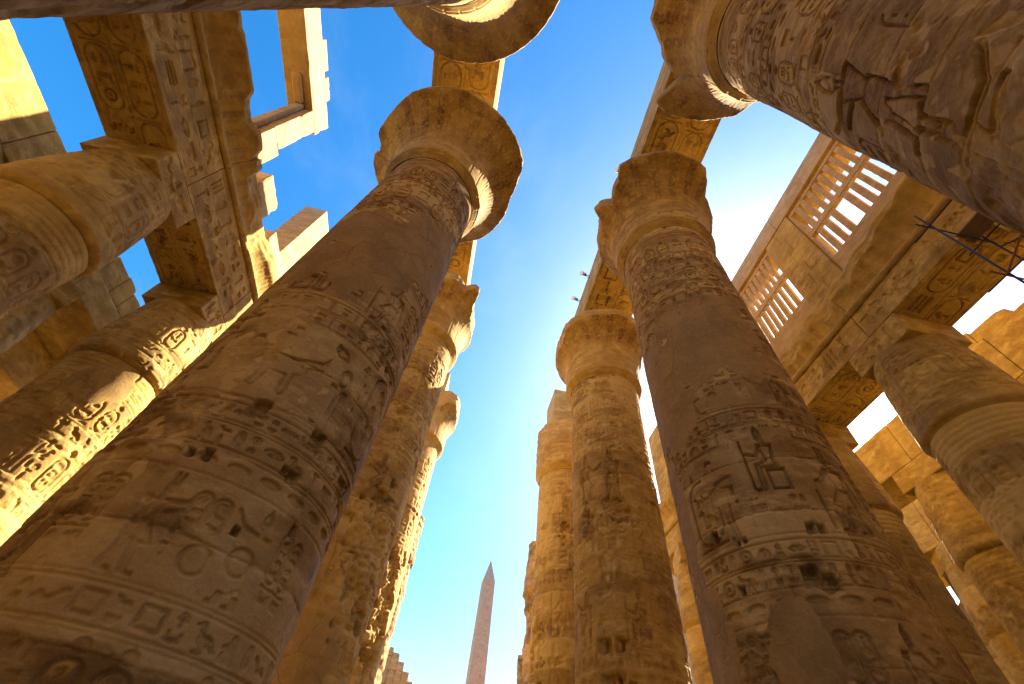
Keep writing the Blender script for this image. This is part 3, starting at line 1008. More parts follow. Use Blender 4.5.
great_column(NAVE_R[0], 'great column thrusting in from the upper right corner with a broken capital', 11, .0145, BANDS_C, feats=[('fig', 152, 8.2, 2.2, 2.75, 3, True, (2, .7)), ('fig', 146, 5.4, 2.2, 2.6, 1, False, (1, .7)), ('cart', 116, 8.7, .5, 1.3), ('cart', 190, 8.6, .55, 1.4), ('fig', 222, 8.2, 2.0, 2.6, 4, False)],
             rim=rimaz([(-90, 3.1), (-82, 3.1), (-75, 2.86), (-66, 2.7), (-56, 2.68), (-44, 2.5), (-40, 2.2), (-36, 2.1), (-34.5, 3.55), (-25, 3.4), (-9, 3.22), (11, 2.94), (22, 2.9), (33, 2.5), (36, 2.2), (60, 2.4), (120, 3.2), (180, 3.3), (-130, 3.3)]), bres=.035)
great_column(NAVE_R[1], 'great column right of the gap of sky, with large smooth mortar repairs on its shaft', 12, .0135, BANDS_A,
             rim=rimaz([(0, 2.4), (60, 2.3), (100, 2.3), (126, 2.36), (149, 2.55), (156, 3.0), (163, 3.27), (180, 3.4), (-167, 3.6), (-150, 3.65), (-136, 3.6), (-129, 3.05), (-112, 2.5), (-104, 2.85), (-98, 2.98), (-93, 2.6), (-80, 2.5), (-40, 2.6)]), bres=.034,
             feats=[('cart', -165, 5.75, .6, 1.25), ('sign', -140, 6.45, 1.1, .7, 4, False), ('sign', -108, 6.5, .5, 1.1, 15, True), ('fig', -120, 6.4, 1.1, 1.3, 4, True)],
             patches=[(-120, 10.9, 52, 1.9), (178, 9.6, 30, 2.4), (172, 6.4, 9, 2.3), (168, 4.2, 24, 1.0), (-138, 3.9, 13, .75)],
             holes=[(-111, 5.68, .17), (-106, 5.66, .15), (-121, 4.93, .30), (-113, 4.86, .25), (-156, 4.91, .14), (-163, 5.85, .20), (-150, 5.6, .10), (-146, 5.62, .10)])
great_column(NAVE_R[2], 'slimmer looking great column right of the obelisk with a fluted bell capital', 13, .034, BANDS_B, mat=M_NAVE_BOUNCE, cmat=M_NAVE_BOUNCE,
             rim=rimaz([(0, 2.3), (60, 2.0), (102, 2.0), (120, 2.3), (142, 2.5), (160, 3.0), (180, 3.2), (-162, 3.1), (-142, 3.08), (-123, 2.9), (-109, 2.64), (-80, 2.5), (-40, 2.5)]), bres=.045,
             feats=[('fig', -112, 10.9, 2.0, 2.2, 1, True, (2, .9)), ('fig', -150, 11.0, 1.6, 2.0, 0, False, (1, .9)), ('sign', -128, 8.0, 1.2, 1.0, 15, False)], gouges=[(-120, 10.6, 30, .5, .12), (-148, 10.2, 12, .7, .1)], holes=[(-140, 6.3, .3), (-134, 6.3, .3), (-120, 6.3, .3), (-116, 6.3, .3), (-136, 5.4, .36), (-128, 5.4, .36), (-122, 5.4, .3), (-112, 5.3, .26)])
great_column(NAVE_R[3], 'great column right of the obelisk with a stump capital and square block on top', 14, .05, BANDS_C, mat=M_NAVE_BOUNCE, cmat=M_NAVE_BOUNCE,
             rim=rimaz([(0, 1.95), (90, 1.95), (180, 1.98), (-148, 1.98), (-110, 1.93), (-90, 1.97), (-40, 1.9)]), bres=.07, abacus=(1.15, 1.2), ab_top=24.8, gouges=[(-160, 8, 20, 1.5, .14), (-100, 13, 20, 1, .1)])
great_column(NAVE_R[4], 'ruined great column whose ragged drums show left of the stump-topped one', 15, .07, BANDS_A, top=17.5, abacus=None, ragged=.15)
great_column(NAVE_R[5], 'last ruined great column of the right row', 16, .07, BANDS_B, top=13.0, abacus=None, ragged=.18)

# ------------------------------------------------------------------ nave architraves
def soffit_relief(w, l, seed, two=True):
    """two lines of cartouches and signs along the underside; canvas x across, y along"""
    rl = Relief(w, l, .018, seed, wrap=False)
    m_ = w * .07
    cw = (w - 2 * m_) / 2
    rl.vline(m_, .05, l - .05, .035, .02)
    rl.vline(w - m_, .05, l - .05, .035, .02)
    rl.vline(w / 2, .05, l - .05, .05, .028)
    rl.shape_box(m_, 0, w - 2 * m_, l, 0.0, paint=(1, .95))
    for k in range(2):
        x = m_ + cw * k
        y = .15
        while y < l - 1.2:
            if rl.rng.random() < .55:
                hh = min(1.5 + rl.rng.random() * .3, l - y - .2)
                rl.cartouche(x + cw * .14, y, cw * .72, hh, .07)
                y += hh + .16
            else:
                q = cw * (.62 + .2 * rl.rng.random())
                rl.sign(x + (cw - q) / 2, y, q, .07, (2, 1.0))  # dark sign paint also stands in for shade in the carving
                y += q + .08
    rl.finish(0, rough=.9, paint_keep=1.15, worn=.1)
    return rl

def face_relief(l, h, seed, depth=.042):
    rl = Relief(l, h, .018, seed, wrap=False)
    if h > 1.5:
        rl.hline(h * .08, .03)
        rl.text(h * .11, h * .49, depth, .1, l - .1, False, (2, .4))  # dark paint in both sign rows adds to their groove shade
        rl.hline(h * .5, .03)
        rl.text(h * .51, h * .89, depth, .1, l - .1, False, (2, .4))
        rl.hline(h * .92, .03)
    else:
        rl.text(h * .1, h * .9, depth, .05, l - .05, False)
    rl.finish(0, rough=.9, paint_keep=.2, worn=.35)
    return rl

ZA0, ZA1 = 22.902, 24.9
def nave_beam(x, y0, y1, seed, label, fine=True):
    cy = (y0 + y1) / 2
    acc = Acc()
    carve = {'-z': soffit_relief(2.8, y1 - y0, seed)} if fine else None
    box_acc(acc, -1.4, 1.4, y0 - cy, y1 - cy, 0, ZA1 - ZA0, res=.14, rad=.03, chip=.09, carve=carve, seed=seed, off=(x, cy, ZA0), cres=.03)
    o = link('architrave', acc.mesh('architrave'), M_CAP, None, (x, cy, ZA0))
    return tag(o, label, 'architrave', 'stone architraves on the great columns')
g = .012
nave_beam(XL + .02, YL + g, YL + DY - g, 31, 'painted architrave between the two round capitals at the top of the picture')
nave_beam(XL + .02, YL + DY + g, YL + 2 * DY - g, 32, 'architrave behind the mushroom capital of the biggest column')
nave_beam(XR + .0, YR + g, YR + DY - g, 33, 'architrave from the upper right column to the mortar-repaired column')
nave_beam(XR + .0, YR + DY + g, YR + 2 * DY + 1.1, 34, 'architrave with yellow painted soffit reaching the fluted bell capital')

# floodlights on the nave architrave edge
def floodlight(x, y, z, label):
    root = empty('floodlight', (x, y, z), label, 'floodlight', 'small floodlights on the architrave edge')
    def tube(p0, p1, r, name, mat, n=14, r2=None):
        p0, p1 = Vector(p0), Vector(p1)
        d = (p1 - p0).normalized()
        a = d.orthogonal().normalized()
        b = d.cross(a)
        th = np.linspace(0, 2 * math.pi, n, endpoint=False)
        rows = []
        for p, rr in ((p0, .001), (p0, r), (p1, r2 or r), (p1, .001)):
            rows.append(np.array([p + (a * math.cos(t) + b * math.sin(t)) * rr for t in th]))
        acc = Acc()
        acc.grid(np.stack(rows, 0), wrap=True)
        return link(name, acc.mesh(name, False), mat, root)
    tube((0.02, 0, .0), (-.26, 0, .0), .022, 'bracket', M_BLACK)
    tube((0.02, .10, -.12), (-.26, 0, .0), .016, 'bracket', M_BLACK)
    tube((-.22, 0, .02), (-.36, -.06, -.04), .09, 'housing', M_BLACK)
    tube((-.34, -.05, -.03), (-.52, -.12, -.10), .11, 'lamp_head', M_WHITE, r2=.15)
    return root
floodlight(XR - 1.4, 6.0, 24.75, 'white floodlight on a bracket beside the upper right capital')
floodlight(XR - 1.4, 12.1, 24.75, 'tiny floodlight midway along the far right architrave edge')
floodlight(XR - 1.4, 13.9, 24.75, 'tiny floodlight nearest the fluted bell capital')

# ------------------------------------------------------------------ aisle columns
ZT = 13.62                                 # top of the bud capitals
AX_L, AX_R = -11.65, 13.72                 # axes of the first aisle rows
AY = [1.15] + [1.55 + 5.2 * k for k in range(1, 5)]
RS = 1.34
ZB = 10.55                                 # foot of the bud

def bud_r(z):
    sh = RS * (1 - .02 * z / ZB) - .08 * np.clip(1 - z / 1.6, 0, 1) ** 2
    t = np.clip((z - ZB) / (ZT - ZB), 0, 1)
    bud = RS * (1.075 - .20 * t ** 1.4)
    bud = bud - .17 * np.clip(1 - t / .055, 0, 1) ** 2
    sh = sh - .05 * np.clip((z - ZB + .16) / .16, 0, 1) ** 2
    return sh, bud

def aisle_meshes(seed, facing, res, patches=(), holes=()):
    rl = Relief(2 * math.pi * RS, ZT, max(res, .022), seed)
    rl.leaves(.5, 1.7, 12)
    rl.cart_frieze(1.9, 3.0, .04)
    rl.text(3.05, 3.45, .035)
    rl.scene(3.5, 6.0, .065)
    rl.text(6.05, 6.45, .035)
    rl.cart_frieze(6.5, 7.9, .045, .52)
    rl.text(7.95, 8.35, .035)
    rl.cart_frieze(8.4, 9.5, .045, .6)
    for q in range(5):
        rl.hline(9.62 + .17 * q, .04, .028)
        rl.shape_box(0, 9.64 + .17 * q, rl.w, .13, 0, paint=(1, .7))
    rl.text(ZB + .5, ZB + 1.0, .035)
    rl.cart_frieze(ZB + 1.05, ZB + 2.3, .045, .55)
    rl.text(ZB + 2.35, ZB + 2.8, .035)
    deg = lambda d: (math.radians(d) % (2 * math.pi)) * RS
    rl.finish(1.0, [(deg(t), z, math.radians(ht) * RS, hz) for (t, z, ht, hz) in patches], [(deg(t), z, q) for (t, z, q) in holes])
    fine = math.radians(112)
    nf = int(2 * fine * RS / res)
    nb = max(int((2 * math.pi - 2 * fine) * RS / (res * 3)), 10)
    f0 = math.radians(facing)
    th = np.concatenate([np.linspace(f0 - fine, f0 + fine, nf, endpoint=False), np.linspace(f0 + fine, f0 + 2 * math.pi - fine, nb, endpoint=False)])
    out = []
    for part, (z0, z1) in (('shaft', (.4, ZB)), ('capital', (ZB, ZT))):
        zz = np.linspace(z0, z1, int((z1 - z0) / res) + 1)
        T, Z = np.meshgrid(th, zz)
        h, mk = rl.sample(np.mod(T, 2 * math.pi) * RS, Z)
        sh, bud = bud_r(Z)
        r = (sh if part == 'shaft' else bud) + h
        P = np.stack([np.cos(T) * r, np.sin(T) * r, Z], -1)
        acc = Acc()
        acc.grid(P, mk, wrap=True)
        for row, fl in ((P[-1], False), (P[0], True)):
            c = row.mean(0)
            acc.grid(np.stack([row, c + (row - c) * .02], 0), wrap=True, flip=fl)
        out.append(acc.mesh(part))
    return out

def aisle_column(x, y, seed, res, label, group, **kw):
    facing = math.degrees(math.atan2(-y, -x))
    root = empty('bud_column', (x, y, 0), label, 'column', group)
    link('base', base_mesh(1.75, .4, seed), M_AISLE, root)
    s_, c_ = aisle_meshes(seed, facing, res, **kw)
    link('shaft', s_, M_AISLE, root)
    link('capital', c_, M_AISLE, root)
    ac = Acc()
    carve = {('+x' if x < 0 else '-x'): face_relief(2.16, .91, seed + 3)} if res < .04 else None
    box_acc(ac, -1.08, 1.08, -1.08, 1.08, ZT + .003, 14.53, res=.1, chip=.06, carve=carve, seed=seed, off=(x, y, 0))
    link('abacus', ac.mesh('abacus'), M_AISLE, root)
    return root

GL, GR = 'bud columns of the first left aisle row', 'bud columns of the first right aisle row'
aL1 = aisle_column(AX_L, AY[1], 51, .026, 'shaded bud column under the carved architrave at the left edge', GL, patches=[(-40, 8.2, 20, .5)])
aL2 = aisle_column(AX_L, AY[2] + .05, 52, .026, 'bud column half in golden sunlight left of the biggest column', GL, patches=[(-50, 9.6, 30, .6), (-70, 7.2, 18, .5), (-45, 10.3, 14, .3)])
aR1 = aisle_column(AX_R, AY[1], 53, .03, 'dark shaded bud column at the right edge under the grille windows', GR)
aR2 = aisle_column(AX_R, AY[2], 54, .034, 'bud column just behind the mortar-repaired great column', GR, patches=[(-95, 7.6, 22, .6)])
low = aisle_column(AX_L, AY[3], 55, .055, 'bud column hidden behind the biggest column, left aisle first row', GL)
copy_thing(low, (AX_L, AY[4], 0), 2.1, 'farthest bud column of the left aisle first row', GL)
copy_thing(low, (AX_L, AY[0], 0), 4.0, 'bud column of the left aisle first row nearest the entrance', GL)
copy_thing(low, (AX_R, AY[0], 0), 3.0, 'bud column of the right aisle first row beside the scaffold', GR)
copy_thing(low, (AX_R, AY[3], 0), 3.7, 'fourth bud column of the right aisle first row', GR)
copy_thing(low, (AX_R, AY[4], 0), 1.3, 'farthest bud column of the right aisle first row', GR)
ORD = ['nearest the entrance', 'second from the entrance', 'third from the entrance', 'fourth from the entrance', 'fifth from the entrance']
aR3 = aisle_column(AX_R + 5.8, AY[2] + .1, 56, .045, 'ochre bud column seen between the dark right edge column and the mortar-repaired one', 'bud columns of the second right aisle row')
for row in (1, 2, 3):
    nm = ['', 'second', 'third', 'fourth'][row]
    for k in range(5):
        if k or row < 3:
            copy_thing(low, (AX_L - 5.8 * row, AY[k], 0), 1.1 * row + 2.3 * k, 'bud column of the %s left aisle row, %s' % (nm, ORD[k]), 'bud columns of the %s left aisle row' % nm)
        if not (row == 1 and k == 2):
            copy_thing(low, (AX_R + 5.8 * row, AY[k], 0), 1.7 * row + 2.9 * k, 'bud column of the %s right aisle row, %s' % (nm, ORD[k]), 'bud columns of the %s right aisle row' % nm)

# ------------------------------------------------------------------ aisle architraves and cornices
ZS0, ZS1 = 14.535, 16.5
ZS1R = 15.75                               # the right hand aisle beam is lower
def aisle_beam(x, y0, y1, seed, label, group, fine=False, face=None, mat=None, z1=ZS1, **kw):
    cy = (y0 + y1) / 2
    acc = Acc()
    carve = None
    if fine:
        carve = {'-z': soffit_relief(2.16, y1 - y0, seed), face: face_relief(y1 - y0, z1 - ZS0, seed + 5)}
    box_acc(acc, -1.08, 1.08, y0 - cy, y1 - cy, 0, z1 - ZS0, res=.14, rad=.03, chip=.07, carve=carve, seed=seed, off=(x, cy, ZS0), cres=.019, **kw)
    o = link('architrave', acc.mesh('architrave'), mat or M_AISLE, None, (x, cy, ZS0))
    return tag(o, label, 'architrave', group)
GAL, GAR = 'architraves of the first left aisle row', 'architraves of the first right aisle row'
YS = [AY[0] - 4.2] + AY + [AY[4] + 3.0]
names_l = ['first left aisle architrave span, nearest the entrance', 'carved architrave with yellow painted soffit at upper left', 'carved architrave with a dark slot in its soffit, left of the biggest column',
           'left aisle architrave span hidden behind the biggest column', 'fourth left aisle architrave span behind the biggest column', 'last left aisle architrave span towards the pylon']
names_r = ['right aisle architrave behind the scaffold', 'right aisle architrave between the scaffold and the dark right edge column', 'sunless carved architrave under the left grille window on the right',
           'right aisle architrave behind the mortar-repaired column', 'fourth right aisle architrave span', 'last right aisle architrave span towards the pylon']
for k in range(6):
    y0, y1 = YS[k] + .01, YS[k + 1] - .01
    aisle_beam(AX_L, y0, y1, 60 + k, names_l[k], GAL, fine=k in (0, 1, 2), face='+x')
    aisle_beam(AX_R, y0, y1, 70 + k, names_r[k], GAR, fine=k in (0, 1, 2), face='-x', z1=ZS1R)
GB = {}
for row in (1, 2, 3):
    nm = ['', 'second', 'third', 'fourth'][row]
    for sx, X0, side in ((-1, AX_L, 'left'), (1, AX_R, 'right')):
        x = X0 + sx * 5.8 * row
        for k in range(6):
            y0, y1 = YS[k] + .01, YS[k + 1] - .01
            if row == 3 and k in (0, 5):
                continue
            lab = 'plain architrave on the %s %s aisle row, span %s' % (nm, side, ['before the first column', 'after the first column', 'after the second column', 'after the third column', 'after the fourth column', 'after the fifth column'][k])
            if side == 'left' and row == 1 and k <= 1:
                lab = ['golden sunlit architrave at the far left edge against the sky', 'architrave behind the left edge column, sunlit at its near end'][k]
            if side == 'right' and row == 1 and k == 1:
                lab = 'glowing ochre architrave at the right edge behind the dark column'
            z1 = 15.75 if (side == 'left' and row == 1 and k >= 3) else ZS1
            aisle_beam(x, y0, y1, 200 + row * 20 + k + (7 if sx > 0 else 0), lab, 'architraves of the %s %s aisle row' % (nm, side), mat=M_AISLE, z1=z1, erode=.05 if k % 2 else .02)

# loose top courses on the second rows
def course(x, ys, zs, seed, label, w=2.0, zb=ZS1 + .004):
    for k in range(len(ys) - 1):
        block('course_block', x - w / 2, x + w / 2, ys[k] + .006, ys[k + 1] - .006, zb, zs[k], M_AISLE, label[k], 'stone block', 'loose blocks on the second aisle rows', seed=seed + k, chip=.12, erode=.06)
course(AX_R + 5.8, [5.6, 7.0, 8.7], [17.05, 17.25], 301, ['jagged block on the ochre architrave at the right edge', 'second jagged block on the ochre architrave at the right edge'])
course(AX_L - 5.8, [12.0, 13.1, 13.9, 14.7], [16.95, 17.05, 16.9], 311, ['dark stepped block above the far left aisle, nearest', 'dark stepped block above the far left aisle, middle', 'dark stepped block above the far left aisle, farthest'], zb=15.756)
for k in range(6):  # slabs added to block the sky and shade the row behind
    block('added_roof_slab', AX_L - 5.8 * 2 - 1.0, AX_L - 5.8 - 1.06, 9.4 + 2.5 * k, 11.88 + 2.5 * k, ZS1 + .006, 17.2, M_AISLE,
          'added roof slab shading the far left aisles, %s' % ['nearest to the entrance', 'second from the entrance', 'third from the entrance', 'fourth from the entrance', 'fifth from the entrance', 'farthest from the entrance'][k], 'roof slab', 'added roof slabs over the far left aisle', seed=330 + k, chip=.1, res=.2)

for k in range(6):  # slabs added to block white sky between the far columns
    block('added_roof_slab', AX_R + 5.8 * 2 - 1.0, AX_R + 5.8 * 3 + 1.0, 12.2 + 2.5 * k, 14.68 + 2.5 * k, ZS1 + .006, 17.2, M_AISLE,
          'added roof slab blocking sky over the far right aisles, %s' % ['nearest to the entrance', 'second from the entrance', 'third from the entrance', 'fourth from the entrance', 'fifth from the entrance', 'farthest from the entrance'][k], 'roof slab', 'added roof slabs over the far right aisle', seed=340 + k, chip=.1, res=.2)

def cornice(x, sx, y0, y1, seed, label, brk, group):
    """torus moulding and cavetto cornice; sx points to the nave; brk: (y, outward reach) pairs"""
    z0 = (ZS1 if x < 0 else ZS1R) + .004
    res = .05
    ny = int((y1 - y0) / res) + 1
    yy = np.linspace(y0, y1, ny)
    cy = (y0 + y1) / 2
    prof = []
    for a in np.linspace(-100, 95, 13):                          # torus
        prof.append((1.10 + .13 * math.cos(math.radians(a)), .13 + .13 * math.sin(math.radians(a)), 0))
    for t in np.linspace(0, 1, 22)[1:]:                          # cavetto
        prof.append((1.08 + .62 * t ** 2.4, .28 + 1.0 * t, 1))
    prof += [(1.72, 1.30, 2), (1.72, 1.42, 2), (1.70, 1.5, 2), (1.0, 1.5, 2), (.2, 1.5, 2), (-.9, 1.5, 2), (-1.06, 1.5, 2), (-1.06, .8, 2), (-1.06, .004, 2), (0, .003, 2), (1.0, .003, 2)]
    pr = np.array(prof)
    Yg, Og = np.meshgrid(yy, pr[:, 0])
    _, Zg = np.meshgrid(yy, pr[:, 1])
    _, Kg = np.meshgrid(yy, pr[:, 2])
    by, bo = [b[0] for b in brk], [b[1] for b in brk]
    lim = np.interp(yy, by, bo)
    P0 = np.stack([0 * yy + x, yy, 0 * yy + seed], -1)
    lim = lim + .09 * vnoise(P0, .9) + .03 * vnoise(P0, 4.7) - .14 * np.clip(vnoise(P0, 1.7, 5) - .15, 0, 1)
    L2 = lim[None, :] + .04 * vnoise(np.stack([Og * 0, Yg, Zg * 3 + seed], -1), 3.)
    flu = .014 * sm((np.abs(((Yg / .20) % 1) - .5) * 2 - .7) / .3) * (Kg == 1)
    pos = np.stack([Og + x, Yg, Zg + seed], -1)
    O = Og - flu + (.012 * vnoise(pos, 2) + .010 * vnoise(pos, 7)) * (Og > 0)
    broken = (O > L2) & (Kg > 0)
    O = np.where(broken, L2, O)
    mk = np.zeros(O.shape + (4,), np.float32)
    ph = np.floor(Yg / .20).astype(int) % 3
    kp = sm(.5 + vnoise(pos, 1.5))
    mk[..., 1] = np.where((Kg == 1) & ~broken, kp * .6 * (ph == 0), 0)
    mk[..., 2] = np.where((Kg == 1) & ~broken, kp * .5 * (ph == 1), 0)
    P = np.stack([sx * O, Yg - cy, Zg], -1)
    acc = Acc()
    acc.grid(P, mk, flip=(sx > 0))
    for j, fl in ((0, sx < 0), (-1, sx > 0)):
        col = P[:, j]
        c = np.array([0, col[0, 1], .7])
        acc.grid(np.stack([col, c + (col - c) * .02], 0), flip=fl)
    o = link('cornice', acc.mesh('cornice'), M_AISLE, None, (x, cy, z0))
    return tag(o, label, 'cornice', group)
GC = 'cavetto cornices over the aisle architraves'
cornice(AX_L, 1, YS[0] + .01, AY[1] - .01, 401, 'cornice with ragged lip at upper left beneath the sunlit window frame',
        [(-3, 1.6), (2.6, 1.62), (2.9, 1.72), (4.4, 1.7), (4.7, 1.5), (5.4, 1.42), (5.7, 1.72), (6.4, 1.7), (6.7, 1.5)], GC)
cornice(AX_L, 1, AY[1] + .01, AY[2] + 1.0, 402, 'broken cornice stub below the sunlit fragment on the left',
        [(6.7, 1.62), (7.1, 1.55), (7.4, 1.25), (8.6, 1.3), (9.2, 1.22), (9.8, 1.15), (10.3, 1.2), (11, 1.45), (13, 1.5)], GC)
cornice(AX_L, 1, AY[2] + 1.02, YS[6] - .01, 403, 'cornice of the left aisle behind the biggest column', [(13, 1.6), (30, 1.6)], GC)
cornice(AX_R, -1, YS[0] + .01, AY[1] - .01, 404, 'dark cornice with broken lip below the right hand grille window',
        [(-3, 1.75), (2.4, 1.75), (3.1, 1.55), (3.6, 1.62), (4.4, 1.40), (5.2, 1.38), (5.8, 1.26), (6.3, 1.36), (7, 1.28)], GC)
cornice(AX_R, -1, AY[1] + .01, AY[3] - .01, 405, 'cornice below the left grille window, edge crumbled',
        [(6.7, 1.28), (7.4, 1.2), (7.9, 1.32), (8.6, 1.2), (9.4, 1.14), (10.4, 1.22), (12, 1.3), (20, 1.5)], GC)
cornice(AX_R, -1, AY[3] + .01, YS[6] - .01, 406, 'far cornice of the right aisle', [(17, 1.6), (30, 1.6)], GC)

# ------------------------------------------------------------------ clerestory
ZC0, ZC1 = 18.01, 23.15
ZC0R = 17.262
# right side: piers over the columns, grilles between, lintels on top
GP = 'clerestory piers on the right'
PR = {0: 'clerestory pier beside the scaffold, mostly behind the upper right column', 1: 'coursed clerestory pier between the two stone grille windows', 2: 'clerestory pier left of the farther grille window',
      3: 'far clerestory pier behind the mortar-repaired column', 4: 'last clerestory pier, glimpsed in the gap between two great columns'}
FX0, FX1 = AX_R - 1.02, AX_R + .05
for k in range(5):
    y = AY[k]
    root = empty('clerestory_pier', (AX_R - .5, y, ZC0R), PR[k], 'pier', GP)
    zz = np.linspace(ZC0R, ZC1, 7)
    for q in range(6):
        acc = Acc()
        split = .12 * (1 if q % 2 else -1)
        for (a, b) in ((-.88, split), (split, .88)):
            box_acc(acc, -.52, .52, a + .004, b - .004, zz[q] - ZC0R + .003, zz[q + 1] - ZC0R, res=.16, rad=.012, chip=.05, rough=.004, seed=500 + k * 20 + q, off=(AX_R, y, zz[q]))
        link('block_course', acc.mesh('block_course'), M_AISLE, root)

def grille(x, y0, y1, label, missing=()):
    """stone window screen with two tiers of upright slots"""
    root = empty('window_grille', (x, (y0 + y1) / 2, ZC0R), label, 'window', 'stone grille windows of the right clerestory')
    cy = (y0 + y1) / 2
    hw = (y1 - y0) / 2 - .004
    H = ZC1 - ZC0R - .004
    f = Acc()
    t = .11
    bx = dict(res=.25, rad=.012, chip=.03, rough=.003)
    zr = [(0, 1.45), (3.42, 3.74), (H - .24, H)]
    for a, b in zr:
        box_acc(f, -t, t, -hw, hw, a, b, seed=600, off=(x, cy, a), **bx)
    for (a, b) in ((1.45, 3.42), (3.74, H - .24)):
        for s_ in (-1, 1):
            box_acc(f, -t, t, *sorted((s_ * (hw - .12), s_ * hw)), a + .002, b - .002, seed=601, off=(x, cy, a), **bx)
    link('frame', f.mesh('frame'), M_WALL, root)
    n = 9
    L = 2 * (hw - .12)
    for tier, (a, b) in enumerate(((1.45, 3.42), (3.74, H - .24))):
        g_ = Acc()
        pw = L / n
        for i in range(1, n):
            if (tier, i) in missing:
                continue
            yc = -L / 2 + i * pw
            box_acc(g_, -t + .02, t - .02, yc - pw * (.31 + .04 * math.sin(i * 2.3 + tier)), yc + pw * (.31 + .04 * math.cos(i * 1.7)), a + .002, b - .002, seed=610 + i, off=(x, yc + cy, a), res=.1, rad=.02, chip=.09, rough=.008)
        link('slot_tier', g_.mesh('slot_tier'), M_WALL, root)
    return root
GX = AX_R - .80
grille(GX, AY[0] + .89, AY[1] - .89, 'right stone grille window with one slot bar missing', {(0, 5)})
grille(GX, AY[1] + .89, AY[2] - .89, 'left stone grille window nearer the mortar-repaired column')
grille(GX, AY[2] + .89, AY[3] - .89, 'stone grille window hidden behind the mortar-repaired column')
for k, (a, b, lab) in enumerate(((-2.6, AY[1] - .2, 'lintel beam over the right grille window'), (AY[1] - .19, AY[2] + .3, 'lintel beam over the left grille window'), (AY[2] + .31, AY[3] + .9, 'far lintel beam over the right clerestory'))):
    block('clerestory_lintel', FX0 - .06, FX1 + .2, a, b, ZC1 + .004, 24.35, M_WALL, lab, 'lintel', 'lintel beams of the right clerestory', seed=640 + k, chip=.04, rad=.02)

# left side: ruined window frame, fragment and pier in the sun
LX0, LX1 = AX_L - .08, AX_L + 1.12
fr = empty('ruined_window', ((LX0 + LX1) / 2, 4.2, ZC0), 'sunlit ruined clerestory window opening at upper left against the sky', 'window')
cx = (LX0 + LX1) / 2
def fpart(name, y0, y1, z0, z1, x0=LX0, x1=LX1, mat=M_WALL, **kw):
    acc = Acc()
    box_acc(acc, x0 - cx, x1 - cx, y0 - 4.2, y1 - 4.2, z0 - ZC0, z1 - ZC0, off=(x0, y0, z0), **kw)
    return link(name, acc.mesh(name), mat, fr)
fpart('jamb', 6.12, 7.25, ZC0, 20.0, seed=701, res=.07, chip=.22, erode=.03)
fpart('jamb', 6.10, 7.05, 20.004, 23.4, seed=702, res=.07, chip=.22, erode=.03)
fpart('lintel', .6, 7.2, 23.404, 24.95, seed=703, res=.07, chip=.22, erode=.03)
fpart('inner_rebate', 5.86, 6.098, ZC0, 23.4, x0=LX0 + .45, x1=LX0 + .85, seed=704, res=.1, chip=.12, erode=.04)
fpart('inner_rebate', 4.6, 5.855, 23.16, 23.398, x0=LX0 + .45, x1=LX0 + .85, seed=705, res=.1, chip=.12, erode=.04)
for k, (ya, yb, lab) in enumerate(((1.2, 2.0, 'small stone on the sunlit lintel, nearest the top edge'), (3.4, 4.7, 'longer small stone in the middle of the sunlit lintel'), (4.95, 6.0, 'small stone near the stepped end of the sunlit lintel'))):
    block('lintel_stone', LX1 - .62, LX1 - .05, ya, yb, 24.954, 25.5, M_WALL, lab, 'stone block', 'small stones on the ruined lintel', seed=710 + k, chip=.12, erode=.05, res=.08)
block('broken_block', LX1 - 1.3, LX1 + .02, 7.85, 9.35, ZC0, 19.35, M_WALL, 'sunlit broken block sticking out of the ruined cornice on the left', 'stone block', seed=720, chip=.3, erode=.12, res=.07)
pr_ = empty('clerestory_pier', (cx, 13.6, ZC0), 'sunlit coursed clerestory pier beside the shaft of the biggest column', 'pier')
for q, (a, b, y1_) in enumerate(((ZC0, 19.3, 16.2), (19.304, 20.9, 16.0), (20.904, 22.4, 16.1), (22.404, 24.1, 15.9))):
    acc = Acc()
    for (ya, yb) in ((11.35, 12.7 + .3 * (q % 2)), (12.708 + .3 * (q % 2), 14.4), (14.408, 16.6), (16.608, 19.2), (19.208, y1_ + 6)):
        box_acc(acc, LX0 - cx, LX1 - cx, ya - 13.6, yb - 13.6, a - ZC0, b - ZC0, seed=730 + q, res=.14, chip=.08, rad=.015, off=(LX0, ya, a))
    link('block_course', acc.mesh('block_course'), M_WALL, pr_)
block('pier_foot_stone', LX0 + .1, LX1 + .1, 10.2, 11.33, ZC0, 18.8, M_WALL, 'low sunlit stone at the foot of the left clerestory pier', 'stone block', seed=740, chip=.2, erode=.08, res=.08)

# ------------------------------------------------------------------ scaffold at the right
def tube_mesh(p0, p1, r, n=10):
    p0, p1 = Vector(p0), Vector(p1)
    d = (p1 - p0).normalized()
    a = d.orthogonal().normalized()
    b = d.cross(a)
    th = np.linspace(0, 2 * math.pi, n, endpoint=False)
    rows = [np.array([p + (a * math.cos(t) + b * math.sin(t)) * rr for t in th]) for p, rr in ((p0, .001), (p0, r), (p1, r), (p1, .001))]
    acc = Acc()
    acc.grid(np.stack(rows, 0), wrap=True)
    return acc.mesh('pipe', False)
sc_ = empty('scaffold', (11.55, .75, 0), 'pipe scaffold with plank platform under the dark roof at the right edge', 'scaffold')
sx0, sx1, sy0, sy1 = -.75, .85, -1.7, 1.9
for x in (sx0, sx1):
    for y in (sy0, .1, sy1):
        link('standard', tube_mesh((x, y, 0), (x, y, 14.3), .024), M_BLUE if y > 1 else M_RUST, sc_)
